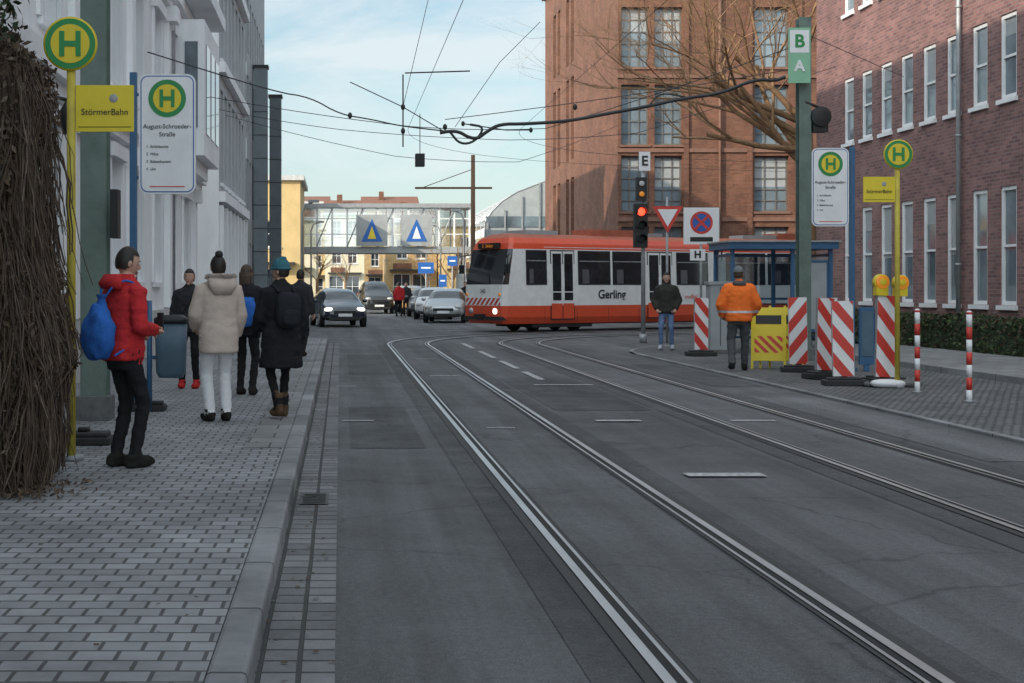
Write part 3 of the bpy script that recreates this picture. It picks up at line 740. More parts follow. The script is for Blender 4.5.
w.tube(smooth([(7.0,28,5.28),(6.4,28,5.4),(6.2,28,5.15)]),.018,'wire',6)
wire([(9.3,28,5.9),(2.1,28,4.85)],.008,.05)
w.tube(smooth([(2.1,28,4.62),(1.2,28,4.72),(.6,28,4.86),(0,28,4.95),(-.6,28,5.3),(-1.3,28,5.4),(-3.85,28,6.2)]),.014,'wire',5)
wire([(2.1,28,4.6),(1.26,28,5.1),(.2,28,5.6)],.010)
wire([(1.26,28,5.75),(1.26,28,4.3)],.014); wire([(1.26,28,5.1),(1.8,28,7.4),(2.4,27,10)],.006)
wire([(2.3,28,4.7),(3.2,28,6.0),(4.0,28,6.8)],.006)
wire([(1.3,28,5.78),(2.6,28,5.82)],.014); wire([(2.9,33,5.35),(3.9,33,5.2),(4.5,33,5.2)],.014)
wire([(-3.6,40,6.6),(0,40,6.0),(4.8,40,5.7),(8.5,40,5.9),(14.6,41,8)],.009,.04); wire([(-3.6,44,6.9),(1.8,46,5.8),(6,47,5.7),(12.9,65,9)],.009,.06)
wire([(-3.6,34,6.2),(1.7,34,5.4),(5,34,5.35),(9.3,28.1,6.4)],.009,.05)
wire([(9.3,28.1,6.6),(14.5,36,6.9)],.009)
for (x,y,z) in ((1.26,28,5.1),(0.2,28,4.93),(4.7,28,5.1),(1.26,28,4.62),(2.1,28,4.7),(2.9,33,5.35),(4.5,33,5.2)): w.ell((x,y,z),(.045,.045,.065),'wire',8,6)
w.build('overhead_tram_wires')
w=MB(); w.box(1.78,2.0,33,33.25,4.35,4.65,'black'); w.tube([(1.89,33.1,4.65),(1.89,33.1,5.6)],.012,'wire',5); w.build('overhead_signal_box',bevel=.01)

tx,ty=8.1,37.4
e=empty('traffic_light',(tx,ty,0)); w=MB(); w.tube([(0,0,0),(0,0,4.95)],[.06,.05],'galv',12); w.cyl((0,0,0),(0,0,.25),.1,'galv',12); w.build('pole',e)
w=MB(); w.box(-.28,.08,-.2,-.02,2.55,3.72,'black'); w.box(-.22,.06,-.18,-.02,3.8,4.42,'black')
for z,m in ((3.5,'redlamp'),(3.14,'black'),(2.78,'black')):
    w.cyl((-.1,-.24,z),(-.1,-.2,z),.105,m,20)
    vs=[]
    for k in range(9):
        q=rad(200-k*27.5); vs+=[(-.1+.125*math.cos(q),-.2,z+.125*math.sin(q)),(-.1+.125*math.cos(q),-.42,z+.125*math.sin(q)-.01)]
    w.add(vs,[(2*i,2*i+1,2*i+3,2*i+2) for i in range(8)],'black')
for z in (3.97,4.25): w.cyl((-.08,-.22,z),(-.08,-.18,z),.07,'amber' if z<4 else 'lens',16)
w.build('signal_heads',e,bevel=.01)
w=MB(); w.box(-.13,.17,-.09,-.07,4.6,5.1,'white'); w.build('plate',e); text('E',(.02,-.095,4.85),.36,'black',e,bold=.01)
e=empty('yield_sign',(8.75,37.4,0)); w=MB(); w.tube([(.0,0.05,0),(0,.05,3.9)],.035,'galv',10)
def tri(r,y,m):
    w.poly([(r*math.cos(rad(a)),y,3.42+r*math.sin(rad(a))) for a in (30,150,270)],m)
tri(.48,0,'galv'); tri(.48,-.01,'red'); tri(.31,-.016,'white'); w.build('triangle_and_post',e)
e=empty('no_stopping_sign',(9.55,37.0,0)); w=MB(); w.tube([(0,.04,0),(0,.04,3.6)],.035,'galv',10); w.box(-.47,.47,-.01,.01,2.63,3.6,'white')
w.disc((0,-.016,3.2),.3,'red'); w.disc((0,-.02,3.2),.235,'sblue')
for a in (45,135):
    c,s=math.cos(rad(a)),math.sin(rad(a)); yy=-.024-a*.00003; w.poly([(c*.26-s*.035,yy,3.2+s*.26+c*.035),(c*.26+s*.035,yy,3.2+s*.26-c*.035),(-c*.26+s*.035,yy,3.2-s*.26-c*.035),(-c*.26-s*.035,yy,3.2-s*.26+c*.035)],'red')
w.box(-.3,.3,-.018,-.013,2.7,2.82,'black'); w.box(-.3,.1,-.01,.01,2.2,2.5,'white'); w.build('panel_and_post',e); text('H',(-.1,-.016,2.35),.26,'black',e,bold=.01)

for x,y,z,ww,hh in ((5.4,88,2.7,1.0,.7),(6.9,86,3.1,.6,.6),(6.6,90,1.9,.5,.8)):
    w=MB(); w.tube([(x,y,.1),(x,y,z+hh/2)],.04,'galv',6); w.box(x-ww/2,x+ww/2,y-.06,y-.04,z-hh/2,z+hh/2,'sblue'); w.box(x-ww*.3,x+ww*.3,y-.07,y-.064,z-.05,z+.05,'white'); w.build('blue_traffic_sign')

e=empty('litter_bin',(-1.87,15.5,0)); w=MB(); w.loft([(0,0,.5,.13,.11),(0,0,.56,.16,.14),(0,0,1.1,.175,.15)],'binblue',24,2,.5); w.loft([(0,0,1.1,.185,.16),(0,0,1.15,.185,.16),(0,0,1.19,.13,.11)],'black',24,1,.5)
w.tube([(-.24,0,.12),(-.24,0,1.35)],.03,'blue',10); w.box(-.22,-.12,-.02,.02,.7,.74,'blue'); w.box(-.22,-.12,-.02,.02,1.0,1.04,'blue'); w.build('bin_and_post',e)
def foot(name,x,y,z,lx=.42,ly=.24):
    w=MB(); w.box(x-lx/2,x+lx/2,y-ly/2,y+ly/2,z,z+.07,'rubber'); w.box(x-lx/2+.03,x+lx/2-.03,y-ly/2+.03,y+ly/2-.03,z+.07,z+.11,'rubber'); w.box(x-.05,x+.05,y-.05,y+.05,z+.11,z+.15,'black'); w.build(name,bevel=.015)
foot('rubber_sign_foot',-2.15,15.6,.12); foot('rubber_sign_foot',-2.25,12.3,.12,.5,.3)

# ------------------------------------------------------------------ barriers
def beacon(x,y,wd=.3,h=1.15,lean=0,light=False,rz=0,sgn=1,base=.03):
    e=empty('warning_beacon',(x,y,base),rz); e.rotation_euler[1]=lean
    w=MB()
    z0=.14
    w.box(-wd/2,wd/2,-.02,.02,z0,z0+h,'white'); stripes(w,lambda a,b:(-wd/2+a,-.024,z0+b),wd,h,.34,'red',sgn,.8)
    w.box(-wd/2-.008,-wd/2,-.026,.022,z0,z0+h,'galv'); w.box(wd/2,wd/2+.008,-.026,.022,z0,z0+h,'galv')
    w.box(-.05,.05,-.03,.03,0,z0,'black'); w.build('striped_panel',e)
    w=MB(); w.box(-.3,.3,-.18,.18,0,.09,'rubber'); w.box(-.24,.24,-.13,.13,.09,.12,'rubber'); w.build('rubber_foot',e,bevel=.02)
    if light:
        w=MB()
        for dx in light:
            w.box(dx-.09,dx+.09,-.06,.06,z0+h,z0+h+.12,'yellow'); w.cyl((dx,-.07,z0+h+.2),(dx,.07,z0+h+.2),.1,'amber',24); w.cyl((dx,-.04,z0+h+.2),(dx,.04,z0+h+.2),.118,'yellow',24); w.cyl((dx,-.078,z0+h+.2),(dx,-.07,z0+h+.2),.05,'yellow',16)
        w.build('warning_lamps',e,bevel=.008)
beacon(7.68,29.8,.3,1.1,rz=.1,lean=.01); beacon(7.93,24.2,.3,1.15,rz=-.25,sgn=-1,lean=-.02); beacon(7.74,22.4,.3,1.15,rz=.3,sgn=1,lean=.02); beacon(7.52,20.9,.3,1.12,rz=-.15,lean=-.02); beacon(8.05,20.7,.3,1.2,light=[-.1,.2],rz=.1,lean=.03); beacon(8.3,21.4,.28,1.15,rz=.5,sgn=-1); beacon(8.1,23.2,.28,1.15,rz=.2,sgn=-1)
w=MB(); w.ell((8.0,20.45,.09),(.25,.16,.065),'white',16,8,e=.8); w.ell((8.35,20.6,.08),(.2,.14,.06),'conc',16,8,e=.8); w.ell((7.85,20.6,.07),(.14,.1,.05),'conc',16,8,e=.8); w.build('sandbag')
e=empty('yellow_folding_barrier',(7.65,25.0,.03),rad(-18)); 
for i,(dx,dy) in enumerate(((0,0),(.14,.14),(.3,.3))):
    X=Matrix.Translation((dx,dy,0))@Matrix.Rotation(rad(-12),4,'X'); w=MB(X)
    w.box(-.3,.3,-.015,.015,.15,1.12,'yellow'); w.box(-.3,-.26,-.03,.03,0,1.15,'yellow'); w.box(.26,.3,-.03,.03,0,1.15,'yellow')
    w.box(-.22,.22,-.022,-.018,.82,.98,'black'); stripes(w,lambda a,b:(-.24+a,-.02,.3+b),.48,.3,.16,'red')
    w.build('barrier_board',e,bevel=.005)
def rwpost(x,y,h=1.15,base=.03):
    w=MB(); z=base; k=0
    while z<base+h-.01:
        z2=min(z+.16,base+h); w.cyl((x,y,z),(x,y,z2),.035,'red' if k%2 else 'white',14); z=z2; k+=1
    w.ell((x,y,base+h),(.035,.035,.02),'white',12,6); w.cyl((x,y,base),(x,y,base+.03),.06,'galv',12); w.build('striped_bollard')
rwpost(8.0,19.4); rwpost(8.0,17.8)
w=MB(); w.box(8.15,8.6,30.8,31.2,.12,1.55,'lgrey'); w.box(8.12,8.63,30.77,31.23,1.55,1.62,'galv'); w.box(8.36,8.375,30.79,30.8,.2,1.5,'black'); w.box(8.1,8.65,30.75,31.25,.03,.12,'conc'); w.build('utility_cabinet',bevel=.01)

e=empty('tram_stop_shelter'); w=MB()
x0,x1,y0,y1=8.8,11.0,31.4,32.8
for x in (x0,(x0+x1)/2+.25,x1):
    for y in (y0,y1): w.box(x-.04,x+.04,y-.04,y+.04,.03,2.35,'blue')
w.box(x0-.12,x1+.12,y0-.2,y1+.15,2.35,2.5,'blue'); w.box(x0-.16,x1+.16,y0-.24,y1+.19,2.5,2.54,'galv')
for z in (.3,1.2,2.2): w.box(x0+.04,x1-.04,y1-.02,y1+.02,z,z+.05,'blue')
for x in (x0,x1): w.box(x-.02,x+.02,y0+.04,y1-.04,.3,.35,'blue'); w.box(x-.02,x+.02,y0+.04,y1-.04,2.2,2.25,'blue')
w.box(x0+.3,x1-.3,y1-.5,y1-.1,.45,.5,'galv')
w.box(x1-.75,x1-.05,y0-.03,y0+.03,.5,2.1,'blue'); w.box(x1-.7,x1-.1,y0-.036,y0-.031,.56,2.04,'lgrey'); w.build('frame_roof_bench',e,bevel=.004)
w=MB(); w.poly([(x0,y1,.35),(x1,y1,.35),(x1,y1,2.2),(x0,y1,2.2)],'cglass'); w.poly([(x0,y0,.35),(x0,y1,.35),(x0,y1,2.2),(x0,y0,2.2)],'cglass'); w.poly([(x1,y0,.35),(x1,y1,.35),(x1,y1,2.2),(x1,y0,2.2)],'cglass'); w.build('glass_panes',e)
w=MB(); w.box(9.02,9.28,24.3,24.36,.15,1.15,'blue'); w.box(9.1,9.2,24.31,24.35,.03,.15,'blue'); w.box(9.05,9.25,24.288,24.297,.3,1.08,'binblue'); w.build('timetable_board',bevel=.005)

# ------------------------------------------------------------------ vegetation
w=MB()
def branch(p,d,L,r,dep):
    n=4; pts=[p]; q=p.copy(); dd=d.copy(); rs=[r]
    for i in range(n):
        dd=(dd+V((R.uniform(-.2,.2),R.uniform(-.2,.2),R.uniform(-.1,.16)))).normalized(); q=q+dd*L/n; pts.append(q.copy()); rs.append(r*(1-.35*(i+1)/n))
    w.tube(pts,rs,'bark',6 if dep>3 else 3,caps=False)
    if dep<=0: return
    for k in range(R.choice((2,3,3)) if dep>1 else 3):
        i=R.randint(2,n); ax=V((R.uniform(-1,1),R.uniform(-1,1),R.uniform(-.25,.7))).normalized()
        nd=(dd*.9+ax*.75).normalized(); branch(pts[i],nd,L*R.uniform(.62,.85),rs[i]*.64,dep-1)
base=V((15.6,46.0,0)); w.tube([base,base+V((-.1,0,3)),base+V((-.2,.1,7.0))],[.28,.2,.15],'bark',10)
for d in (V((-.85,.1,.4)),V((-.6,-.3,.7)),V((-.95,-.2,.2)),V((.4,.2,.8)),V((-.75,.4,.6)),V((-.35,.1,1)),V((-.9,.3,.35)),V((-.8,-.1,.6)),V((-.95,0,.45)),V((-.6,.2,.9))):
    branch(base+V((-.2,.1,R.uniform(5.0,7.0))),d.normalized(),3.6,.115,5)
w.build('bare_tree')
for (bx,by,s) in ((7.4,92,1.3),(-1.6,98,1.1),(7.2,116,1.5),(.5,135,1.6)):
    w=MB(); base=V((bx,by,0)); w.tube([base,base+V((0,0,2))],[.12,.1],'bark',6)
    for d in (V((.5,0,.8)),V((-.5,.2,.8)),V((0,0,1)),V((.2,.4,.9))): branch(base+V((0,0,1.9)),d.normalized(),1.2*s,.06,3)
    w.build('bare_tree')

def leafmass(mb, fn, n, s, mats):
    for _ in range(n):
        c=fn(); a=V((R.gauss(0,1),R.gauss(0,1),R.gauss(0,1))).normalized(); b=a.cross(V((R.gauss(0,1),R.gauss(0,1),R.gauss(0,1)))).normalized(); q=s*R.uniform(.6,1.4)
        mb.poly([c-a*q,c+b*q*.5,c+a*q,c-b*q*.5],R.choice(mats))
w=MB(); w.box(13.35,14.15,10,41,.1,.75,'leaf')
def hf():
    y=R.uniform(9.8,41); h=.82+.12*noise.noise(V((0,y*.8,0)))
    k=R.random()
    if k<.5: return V((13.3+R.uniform(-.06,.08),y,R.uniform(.13,h)))
    return V((R.uniform(13.25,14.2),y,h+R.uniform(-.08,.06)))
leafmass(w,hf,14000,.05,['leaf','leaf','leaf2','dleaf']); w.build('hedge')

w=MB(); w.box(-3.6,-2.5,9.6,10.4,.0,3.0,'vine'); w.build('garden_wall')
w=MB()
def edge(z): return -2.03+.10*math.sin(z*1.9+.5)+.07*noise.noise(V((0,0,z*3.1)))-(.14 if z<.9 else 0)-(max(0,z-2.8)*.35)
def strand(x,y,z,L,r,m):
    pts=[V((x,y,z))]; d=V((R.uniform(-.25,.25),R.uniform(-.2,.2),-1)); n=max(4,int(L/.16))
    lim=R.choice((.04,.04,.05,.1,.16))
    for i in range(n):
        d=(d+V((R.uniform(-.3,.3),R.uniform(-.25,.25),R.uniform(-.25,.05)))).normalized()
        q=pts[-1]+d*L/n
        q.x=min(q.x,edge(q.z)+lim)
        if q.z<.12: break
        pts.append(q)
    if len(pts)>1: w.tube(pts,[r*(1-.4*i/len(pts)) for i in range(len(pts))],m,4,caps=False)
for _ in range(2800):
    z=R.uniform(.25,3.12); x=edge(z)-abs(R.gauss(0,.2)); y=R.choice((R.uniform(9.2,9.6),R.uniform(9.3,10.5)))
    strand(x,y,z,R.uniform(.3,1.3),R.choice((.003,.005,.008)),R.choice(('vine','vine','vine2','dleaf')))
for _ in range(24):
    x=R.uniform(-2.6,-2.15); y=R.uniform(9.3,9.7); z=3.0
    pts=[V((x,y,z))]
    while z>.15: z-=.25; pts.append(V((x+R.uniform(-.04,.04),y+R.uniform(-.04,.04),max(z,.1))))
    w.tube(pts,R.uniform(.012,.035),R.choice(('vine','vine2')),7)
def vf():
    z=R.uniform(.12,3.15); return V((edge(z)-abs(R.gauss(0,.25)),R.uniform(9.15,10.5),z))
leafmass(w,vf,15000,.026,['dleaf','vine','vine2','dleaf'])
leafmass(w,lambda: V((R.uniform(-2.9,-2.15)-.1,R.uniform(9,10.2),3.1+abs(R.gauss(0,.12)))),900,.04,['leaf','leaf','dleaf','vine'])
leafmass(w,lambda: V((-2.42+R.gauss(0,.12),9.3+R.gauss(0,.2),3.45+R.gauss(0,.12))),500,.04,['leaf','leaf','leaf2','vine'])
leafmass(w,lambda: V((-2.25+R.gauss(0,.25),R.uniform(9.0,9.8),.135+abs(R.gauss(0,.02)))),500,.025,['dleaf','vine2'])
w.build('ivy_vines')
w=MB()
for _ in range(260):
    x=R.choice((R.uniform(KX,KX+.3),R.uniform(KX,KX+.15),R.uniform(-2.2,-.5))); y=R.uniform(4,24); q=R.uniform(.008,.02); a=R.uniform(0,6); zz=.012 if x>KX else .129; w.poly([(x+q*math.cos(a+t),y+q*math.sin(a+t)*.7,zz+.004*(t>2)) for t in (0,1.6,3.1,4.7)],R.choice(('dleaf','vine2','conc','dleaf')))
w.build('fallen_leaves')

# ------------------------------------------------------------------ people
def hand(mb, wrist, d, nrm, side, skin, curl=.5):
    d=V(d).normalized(); n=V(nrm); n=(n-d*n.dot(d)).normalized(); s=d.cross(n)*side
    wrist=V(wrist)
    mb.tube([wrist-d*.02,wrist+d*.03,wrist+d*.075,wrist+d*.09],[.025,.034,.037,.03],skin,10,sq=.5)
    for k,(o,L) in enumerate(((-.027,.072),(-.009,.082),(.009,.076),(.026,.06))):
        p=wrist+d*.082+s*o; pts=[p]; a=0
        for seg in (.45,.32,.25):
            a+=curl*.9; pts.append(pts[-1]+(d*math.cos(a)+n*math.sin(a))*L*seg)
        mb.tube(pts,[.0092,.0088,.0078,.006],skin,6)
    p=wrist+d*.03-s*.03; mb.tube([p,p+(d*.6-s*.7+n*.3).normalized()*.03,p+(d*.85-s*.45+n*.5).normalized()*.062],[.011,.0105,.008],skin,6)

def head(mb, c, yaw, skin, hair, style, hatmat=None, pitch=0):
    X0=mb.X; mb.X=X0@Matrix.Translation(c)@Matrix.Rotation(yaw,4,'Z')@Matrix.Rotation(pitch,4,'X')
    def fn(p,d):
        if d[2]<0:
            t=-d[2]; p.x*=1-.26*t; p.y*=1-.1*t; p.y+=.012*t
        if d[1]>.5 and -.2<d[2]<.15 and abs(d[0])<.8: p.y-=.004
        return p
    mb.ell((0,0,0),(.075,.094,.118),skin,24,16,fn=fn)
    mb.ell((0,.094,-.018),(.012,.02,.024),skin,10,8); mb.ell((0,.09,-.062),(.024,.009,.007),'lip',10,6); mb.ell((0,.075,-.095),(.024,.02,.018),skin,10,8)
    for s in (-1,1):
        mb.ell((.029*s,.083,.008),(.014,.008,.008),'eye',8,6); mb.ell((.029*s,.090,.008),(.006,.004,.006),'black',8,6); mb.ell((.03*s,.088,.028),(.017,.006,.004),hair,8,6)
        mb.ell((.076*s,-.005,-.008),(.01,.02,.03),skin,8,8)
    hk=lambda u: not (u[1]>.22 and u[2]<.5) and u[2]>-.55+(.3 if abs(u[0])>.6 and u[1]>-.1 else 0)
    mb.ell((0,-.006,.008),(.083,.1,.124),hair,28,20,keep=hk)
    if style=='bun': mb.ell((0,-.04,.135),(.045,.045,.04),hair,12,8)
    if style=='pony': mb.tube([(0,-.1,.02),(0,-.14,-.04),(0,-.13,-.14),(0,-.11,-.2)],[.03,.035,.03,.012],hair,8)
    if style=='long': mb.loft([(0,-.06,-.24,.07,.03),(0,-.055,-.1,.088,.055),(0,-.04,.02,.09,.07)],hair,16,2)
    if style=='beanie':
        mb.ell((0,-.008,.03),(.09,.108,.125),hatmat,24,16,keep=lambda u:u[2]>-.05); mb.tube([(.09*math.cos(a),-.008+.108*math.sin(a),.028) for a in [k*math.pi/12 for k in range(25)]],.014,hatmat,8,False); mb.ell((0,-.03,.14),(.04,.045,.025),hatmat,10,8)
    if style=='cap':
        mb.ell((0,-.008,.035),(.088,.104,.105),hatmat,24,14,keep=lambda u:u[2]>0); mb.ell((0,.11,.045),(.065,.06,.01),hatmat,14,6)
    mb.X=X0

def human(name, loc, rz, H, sp, vox=.017):
    s=H/1.75; e=empty(name,loc,rz)
    S=Matrix.Scale(s,4); b=sp.get('bulk',.02); top,pants,shoe,skin=sp['top'],sp['pants'],sp['shoe'],sp.get('skin',M['skin'])
    hem=sp.get('hem',.84); ln=sp.get('lean',0); wr_=sp.get('wrinkle',1)
    w=MB(S)
    Y=lambda z: ln*max(0,z-.9)
    fl=sp.get('flare',0)
    w.loft([(0,Y(hem),hem,.155+b+fl,.12+b+fl*.8),(0,Y(.95),max(.95,hem+.04),.165+b+fl*.4,.125+b+fl*.3),(0,Y(1.1),1.1,.148+b*1.1,.108+b*1.1),(0,Y(1.25),1.25,.163+b,.118+b),(0,Y(1.36),1.36,.178+b*.8,.118+b*.8),(0,Y(1.43),1.43,.165+b*.5,.1+b*.5),(0,Y(1.48),1.48,.1+b*.4,.078+b*.3),(0,Y(1.52),1.52,.066,.064)],top)
    if hem>.8: w.loft([(0,0,.78,.13,.105),(0,0,.9,.15,.115),(0,0,.97,.14,.105)],pants)
    def seg(pts,rs,m,n=14):
        P=[];Q=[]
        for i in range(len(pts)-1):
            for k in range(6):
                t=k/6; P.append(V(pts[i]).lerp(V(pts[i+1]),t)); Q.append(rs[i]*(1-t)+rs[i+1]*t)
        P.append(V(pts[-1]));Q.append(rs[-1]); w.tube(P,Q,m,n)
    pw=sp.get('pw',1.0); cuff=sp.get('cuff',1.0)
    for sd,ft in zip((-1,1),sp.get('feet',((-.1,0,0,0),(.1,.02,0,0)))):
        fx,fy,fz,yaw=ft; hip=V((.088*sd,0,.92)); ank=V((fx,fy,.09+fz)); mid=(hip+ank)/2; d=(hip-ank).length; bend=math.sqrt(max(0,.425**2-(d/2)**2))
        knee=mid+V((0,min(bend,.16)+.015,0)); knee.x+=.01*sd
        seg([hip,knee,ank],[.088*pw,.062*pw,.05*pw*cuff],pants)
        X1=w.X; w.X=S@Matrix.Translation((fx,fy,fz))@Matrix.Rotation(yaw,4,'Z')@Matrix.Rotation(-fz*1.8,4,'X')
        w.ell((0,.045,.045),(.05,.145,.058),shoe,18,12,e=.8,fn=lambda p,dd: V((p.x*(1-.15*abs(dd[1])),p.y,max(p.z*(1-.35*max(0,dd[1])),-.043)))); w.tube([(0,-.03,.04),(0,-.035,.1 if not sp.get('boots') else .26)],[.045,.05],shoe,12); w.X=X1
    arms=sp.get('arms')
    for sd,(el,wr) in zip((-1,1),arms):
        sh=V((.172*sd,Y(1.4),1.405)); seg([sh*.8+V((0,0,.27)),sh,el,wr],[.05,.06+b*.6,.047+b*.7,.036+b*.6],top)
    w.tube([(0,Y(1.4),1.42),(0,Y(1.55)+.012,1.57)],.055,skin,14)
    src=w
    o=w.build('tmp_body'); rm=o.modifiers.new('r','REMESH'); rm.mode='VOXEL'; rm.voxel_size=vox; sm=o.modifiers.new('s','SMOOTH'); sm.factor=.5; sm.iterations=4
    dg=bpy.context.evaluated_depsgraph_get(); me=bpy.data.meshes.new_from_object(o.evaluated_get(dg)); me.name='body'
    vl=[0]*len(src.v)
    for f,k in zip(src.f,src.fm):
        for i in f: vl[i]=k
    kd=KDTree(len(src.v))
    for i,p in enumerate(src.v): kd.insert(p,i)
    kd.balance()
    me.materials.clear()
    for m in src.mats: me.materials.append(m)
    band=sp.get('band'); 
    if band: me.materials.append(M['refl']); bi=len(src.mats)
    si=src.mats.index(skin if not isinstance(skin,str) else M[skin])
    nrm=[v.normal.copy() for v in me.vertices]
    for v,nn in zip(me.vertices,nrm):
        k=vl[kd.find(v.co)[1]]
        if k!=si:
            c=v.co; v.co=c+nn*wr_*(.010*noise.noise(V((c.x*9,c.y*9,c.z*16)))+.006*noise.noise(V((c.x*22,c.y*22,c.z*30)))+.007*abs(noise.noise(V((c.x*7+3,c.y*7,c.z*22)))))
    for pl in me.polygons:
        k=vl[kd.find(pl.center)[1]]; pl.material_index=k; pl.use_smooth=True
        if band and src.mats[k]==top:
            for z0 in band:
                if z0<pl.center.z/s<z0+.04: pl.material_index=bi
    bpy.data.objects.remove(o)
    ob=bpy.data.objects.new('body',me); scene.collection.objects.link(ob); ob.parent=e
    w=MB(S)
    hc=(sp.get('hx',0),Y(1.64)+.02+sp.get('hy',0),1.632)
    head(w,hc,sp.get('hyaw',0),skin,sp.get('hair',M['hair']),sp.get('style','short'),sp.get('hat'),sp.get('hpitch',0))
    w.build('head',e)
    w=MB(S)
    for sd,(el,wr) in zip((-1,1),arms):
        d=(V(wr)-V(el)).normalized(); hand(w,V(wr),d,V((-sd,.3,0)) if abs(d.z)>.5 else V((-sd,0,.3)),sd,sp.get('handmat',skin),sp.get('curl',.5))
    w.build('hands',e)
    w=MB(S); return e,w

F=fabric
down=lambda sd,y=.03: (V((.235*sd,-.01,1.12)),V((.25*sd,y+.04,.87)))
f_red=F('red_fleece',(.5,.03,.035)); f_blk=F('black_cloth',(.016,.016,.018)); f_bag=F('blue_nylon',(.03,.13,.45)); f_shoe=F('dark_shoes',(.02,.018,.016))
e,w=human('woman_in_red_jacket',(-1.66,10.7,.12),rad(-46),1.68,dict(top=f_red,pants=f_blk,shoe=f_shoe,bulk=.025,pw=.95,style='short',hyaw=rad(-18),hpitch=rad(-12),hem=.86,
   arms=((V((-.22,.02,1.13)),V((-.12,.2,1.06))),(V((.24,-.01,1.12)),V((.15,.21,1.09)))),feet=((-.09,.0,0,.15),(.09,.05,0,-.15)),lean=.04,curl=.8),.014)
def crumple(p,d): 
    n=noise.noise(V((p.x*14,p.y*14,p.z*11)))*.016; return p*(1+n/.12)
w.ell((0,-.235,1.08),(.165,.1,.22),f_bag,36,28,e=.75,fn=lambda p,d: crumple(V((p.x*(1-.45*max(0,d[2])**2),p.y*(1-.4*max(0,d[2])),p.z)),d))
w.loft([(0,-.21,1.25,.07,.05),(0,-.2,1.34,.03,.025),(0,-.2,1.38,.055,.035)],f_bag,18,3,.8)
for sd in (-1,1): w.tube(smooth([(.03*sd,-.19,1.36),(.1*sd,-.13,1.48),(.125*sd,0,1.49),(.13*sd,.13,1.38),(.15*sd,.13,1.15),(.17*sd,0,1.0),(.13*sd,-.17,.9)]),.009,f_bag,6)
w.loft([(0,-.11,1.42,.12,.05),(0,-.12,1.47,.13,.065),(0,-.09,1.54,.1,.05)],f_red,18,2)
w.box(.05,.12,.3,.315,1.09,1.23,'black'); w.build('bag_hood_phone',e)
f_beige=F('beige_coat',(.56,.46,.4),.08); f_white=F('white_trousers',(.7,.7,.72),.06); f_fur=F('fur_trim',(.45,.4,.36),.3)
e,w=human('woman_in_beige_coat',(-1.25,14.4,.12),rad(22),1.70,dict(top=f_beige,pants=f_white,shoe=f_shoe,bulk=.045,hem=.72,flare=.01,pw=1.1,cuff=1.1,wrinkle=.55,style='bun',hair=M['hair'],
   arms=((V((-.25,.03,1.13)),V((-.2,.2,1.0))),(V((.25,.02,1.12)),V((.24,.13,.9)))),feet=((-.09,.02,0,.2),(.09,.0,0,-.1))),.017)
w.loft([(0,-.13,1.34,.1,.05),(0,-.15,1.42,.15,.08),(0,-.13,1.5,.16,.08),(0,-.1,1.56,.11,.05)],f_beige,20,2)
for _ in range(900):
    a=R.uniform(math.pi*.98,math.pi*2.02); c=V((.15*math.cos(a),-.07+.13*math.sin(a),1.53)); d=V((R.gauss(0,1),R.gauss(0,1),R.gauss(0,1))).normalized()*.035; w.tube([c,c+d],[.005,.001],f_fur,3,False)
w.build('hood_with_fur_trim',e)
f_coat=F('black_coat',(.018,.018,.022)); f_teal=F('teal_wool',(.05,.16,.2)); f_boot=F('brown_boots',(.1,.06,.035)); f_pack=F('dark_backpack',(.022,.024,.03))
e,w=human('woman_in_black_coat',(-.62,14.75,.12),rad(24),1.66,dict(top=f_coat,pants=f_blk,shoe=f_boot,boots=True,bulk=.03,hem=.56,flare=.06,pw=.85,style='beanie',hat=f_teal,hyaw=rad(40),
   arms=((V((-.25,.04,1.12)),V((-.22,.2,.98))),(V((.25,-.02,1.12)),V((.25,.06,.88)))),feet=((-.09,-.14,.04,.1),(.09,.16,0,0)),handmat=f_blk),.017)
w.ell((0,-.21,1.2),(.14,.09,.2),f_pack,18,12,e=.6); w.ell((0,-.29,1.12),(.1,.04,.09),f_pack,14,8,e=.6)
for sd in (-1,1): w.tube(smooth([(.09*sd,-.16,1.4),(.12*sd,-.02,1.5),(.125*sd,.14,1.36),(.15*sd,.12,1.15),(.15*sd,-.1,1.02)]),.016,f_pack,6)
w.build('backpack',e)
f_rs=F('red_shoes',(.5,.03,.03)); f_dj=F('dark_jacket',(.035,.035,.04))
e,w=human('man_in_dark_jacket',(-2.05,19.1,.12),rad(172),1.62,dict(top=f_dj,pants=f_blk,shoe=f_rs,bulk=.04,hem=.84,style='short',arms=(down(-1),down(1)),feet=((-.1,.0,0,0),(.1,.04,0,0))),.022)
w.tube(smooth([(-.14,.12,1.45),(0,.17,1.2),(.2,.1,.98)]),.015,f_pack,5); w.build('shoulder_strap',e)
e,w=human('person_in_black_jacket',(-1.2,17.9,.12),rad(-15),1.66,dict(top=f_coat,pants=f_blk,shoe=f_shoe,bulk=.04,hem=.8,style='long',hair=M['hairb'],arms=(down(-1,.1),down(1,.05)),feet=((-.1,.05,0,0),(.1,-.04,0,0))),.02)
w.ell((.05,-.22,1.12),(.17,.1,.2),f_bag,26,18,e=.7,fn=crumple); w.tube(smooth([(.15,-.15,1.25),(.12,0,1.49),(0,.13,1.35)]),.012,f_bag,5); w.build('blue_bag',e)
e,w=human('man_with_backpack',(-.78,27.5,.12),rad(-20),1.72,dict(top=f_dj,pants=f_blk,shoe=f_shoe,bulk=.04,style='short',arms=(down(-1),down(1)),feet=((-.1,.15,0,0),(.1,-.12,.02,0))),.026)
w.ell((0,-.21,1.2),(.15,.09,.2),f_pack,14,10,e=.6); w.build('backpack',e)
f_jean=F('blue_jeans',(.14,.21,.36)); f_oj=F('olive_jacket',(.04,.04,.035)); f_sn=F('light_sneakers',(.45,.45,.47))
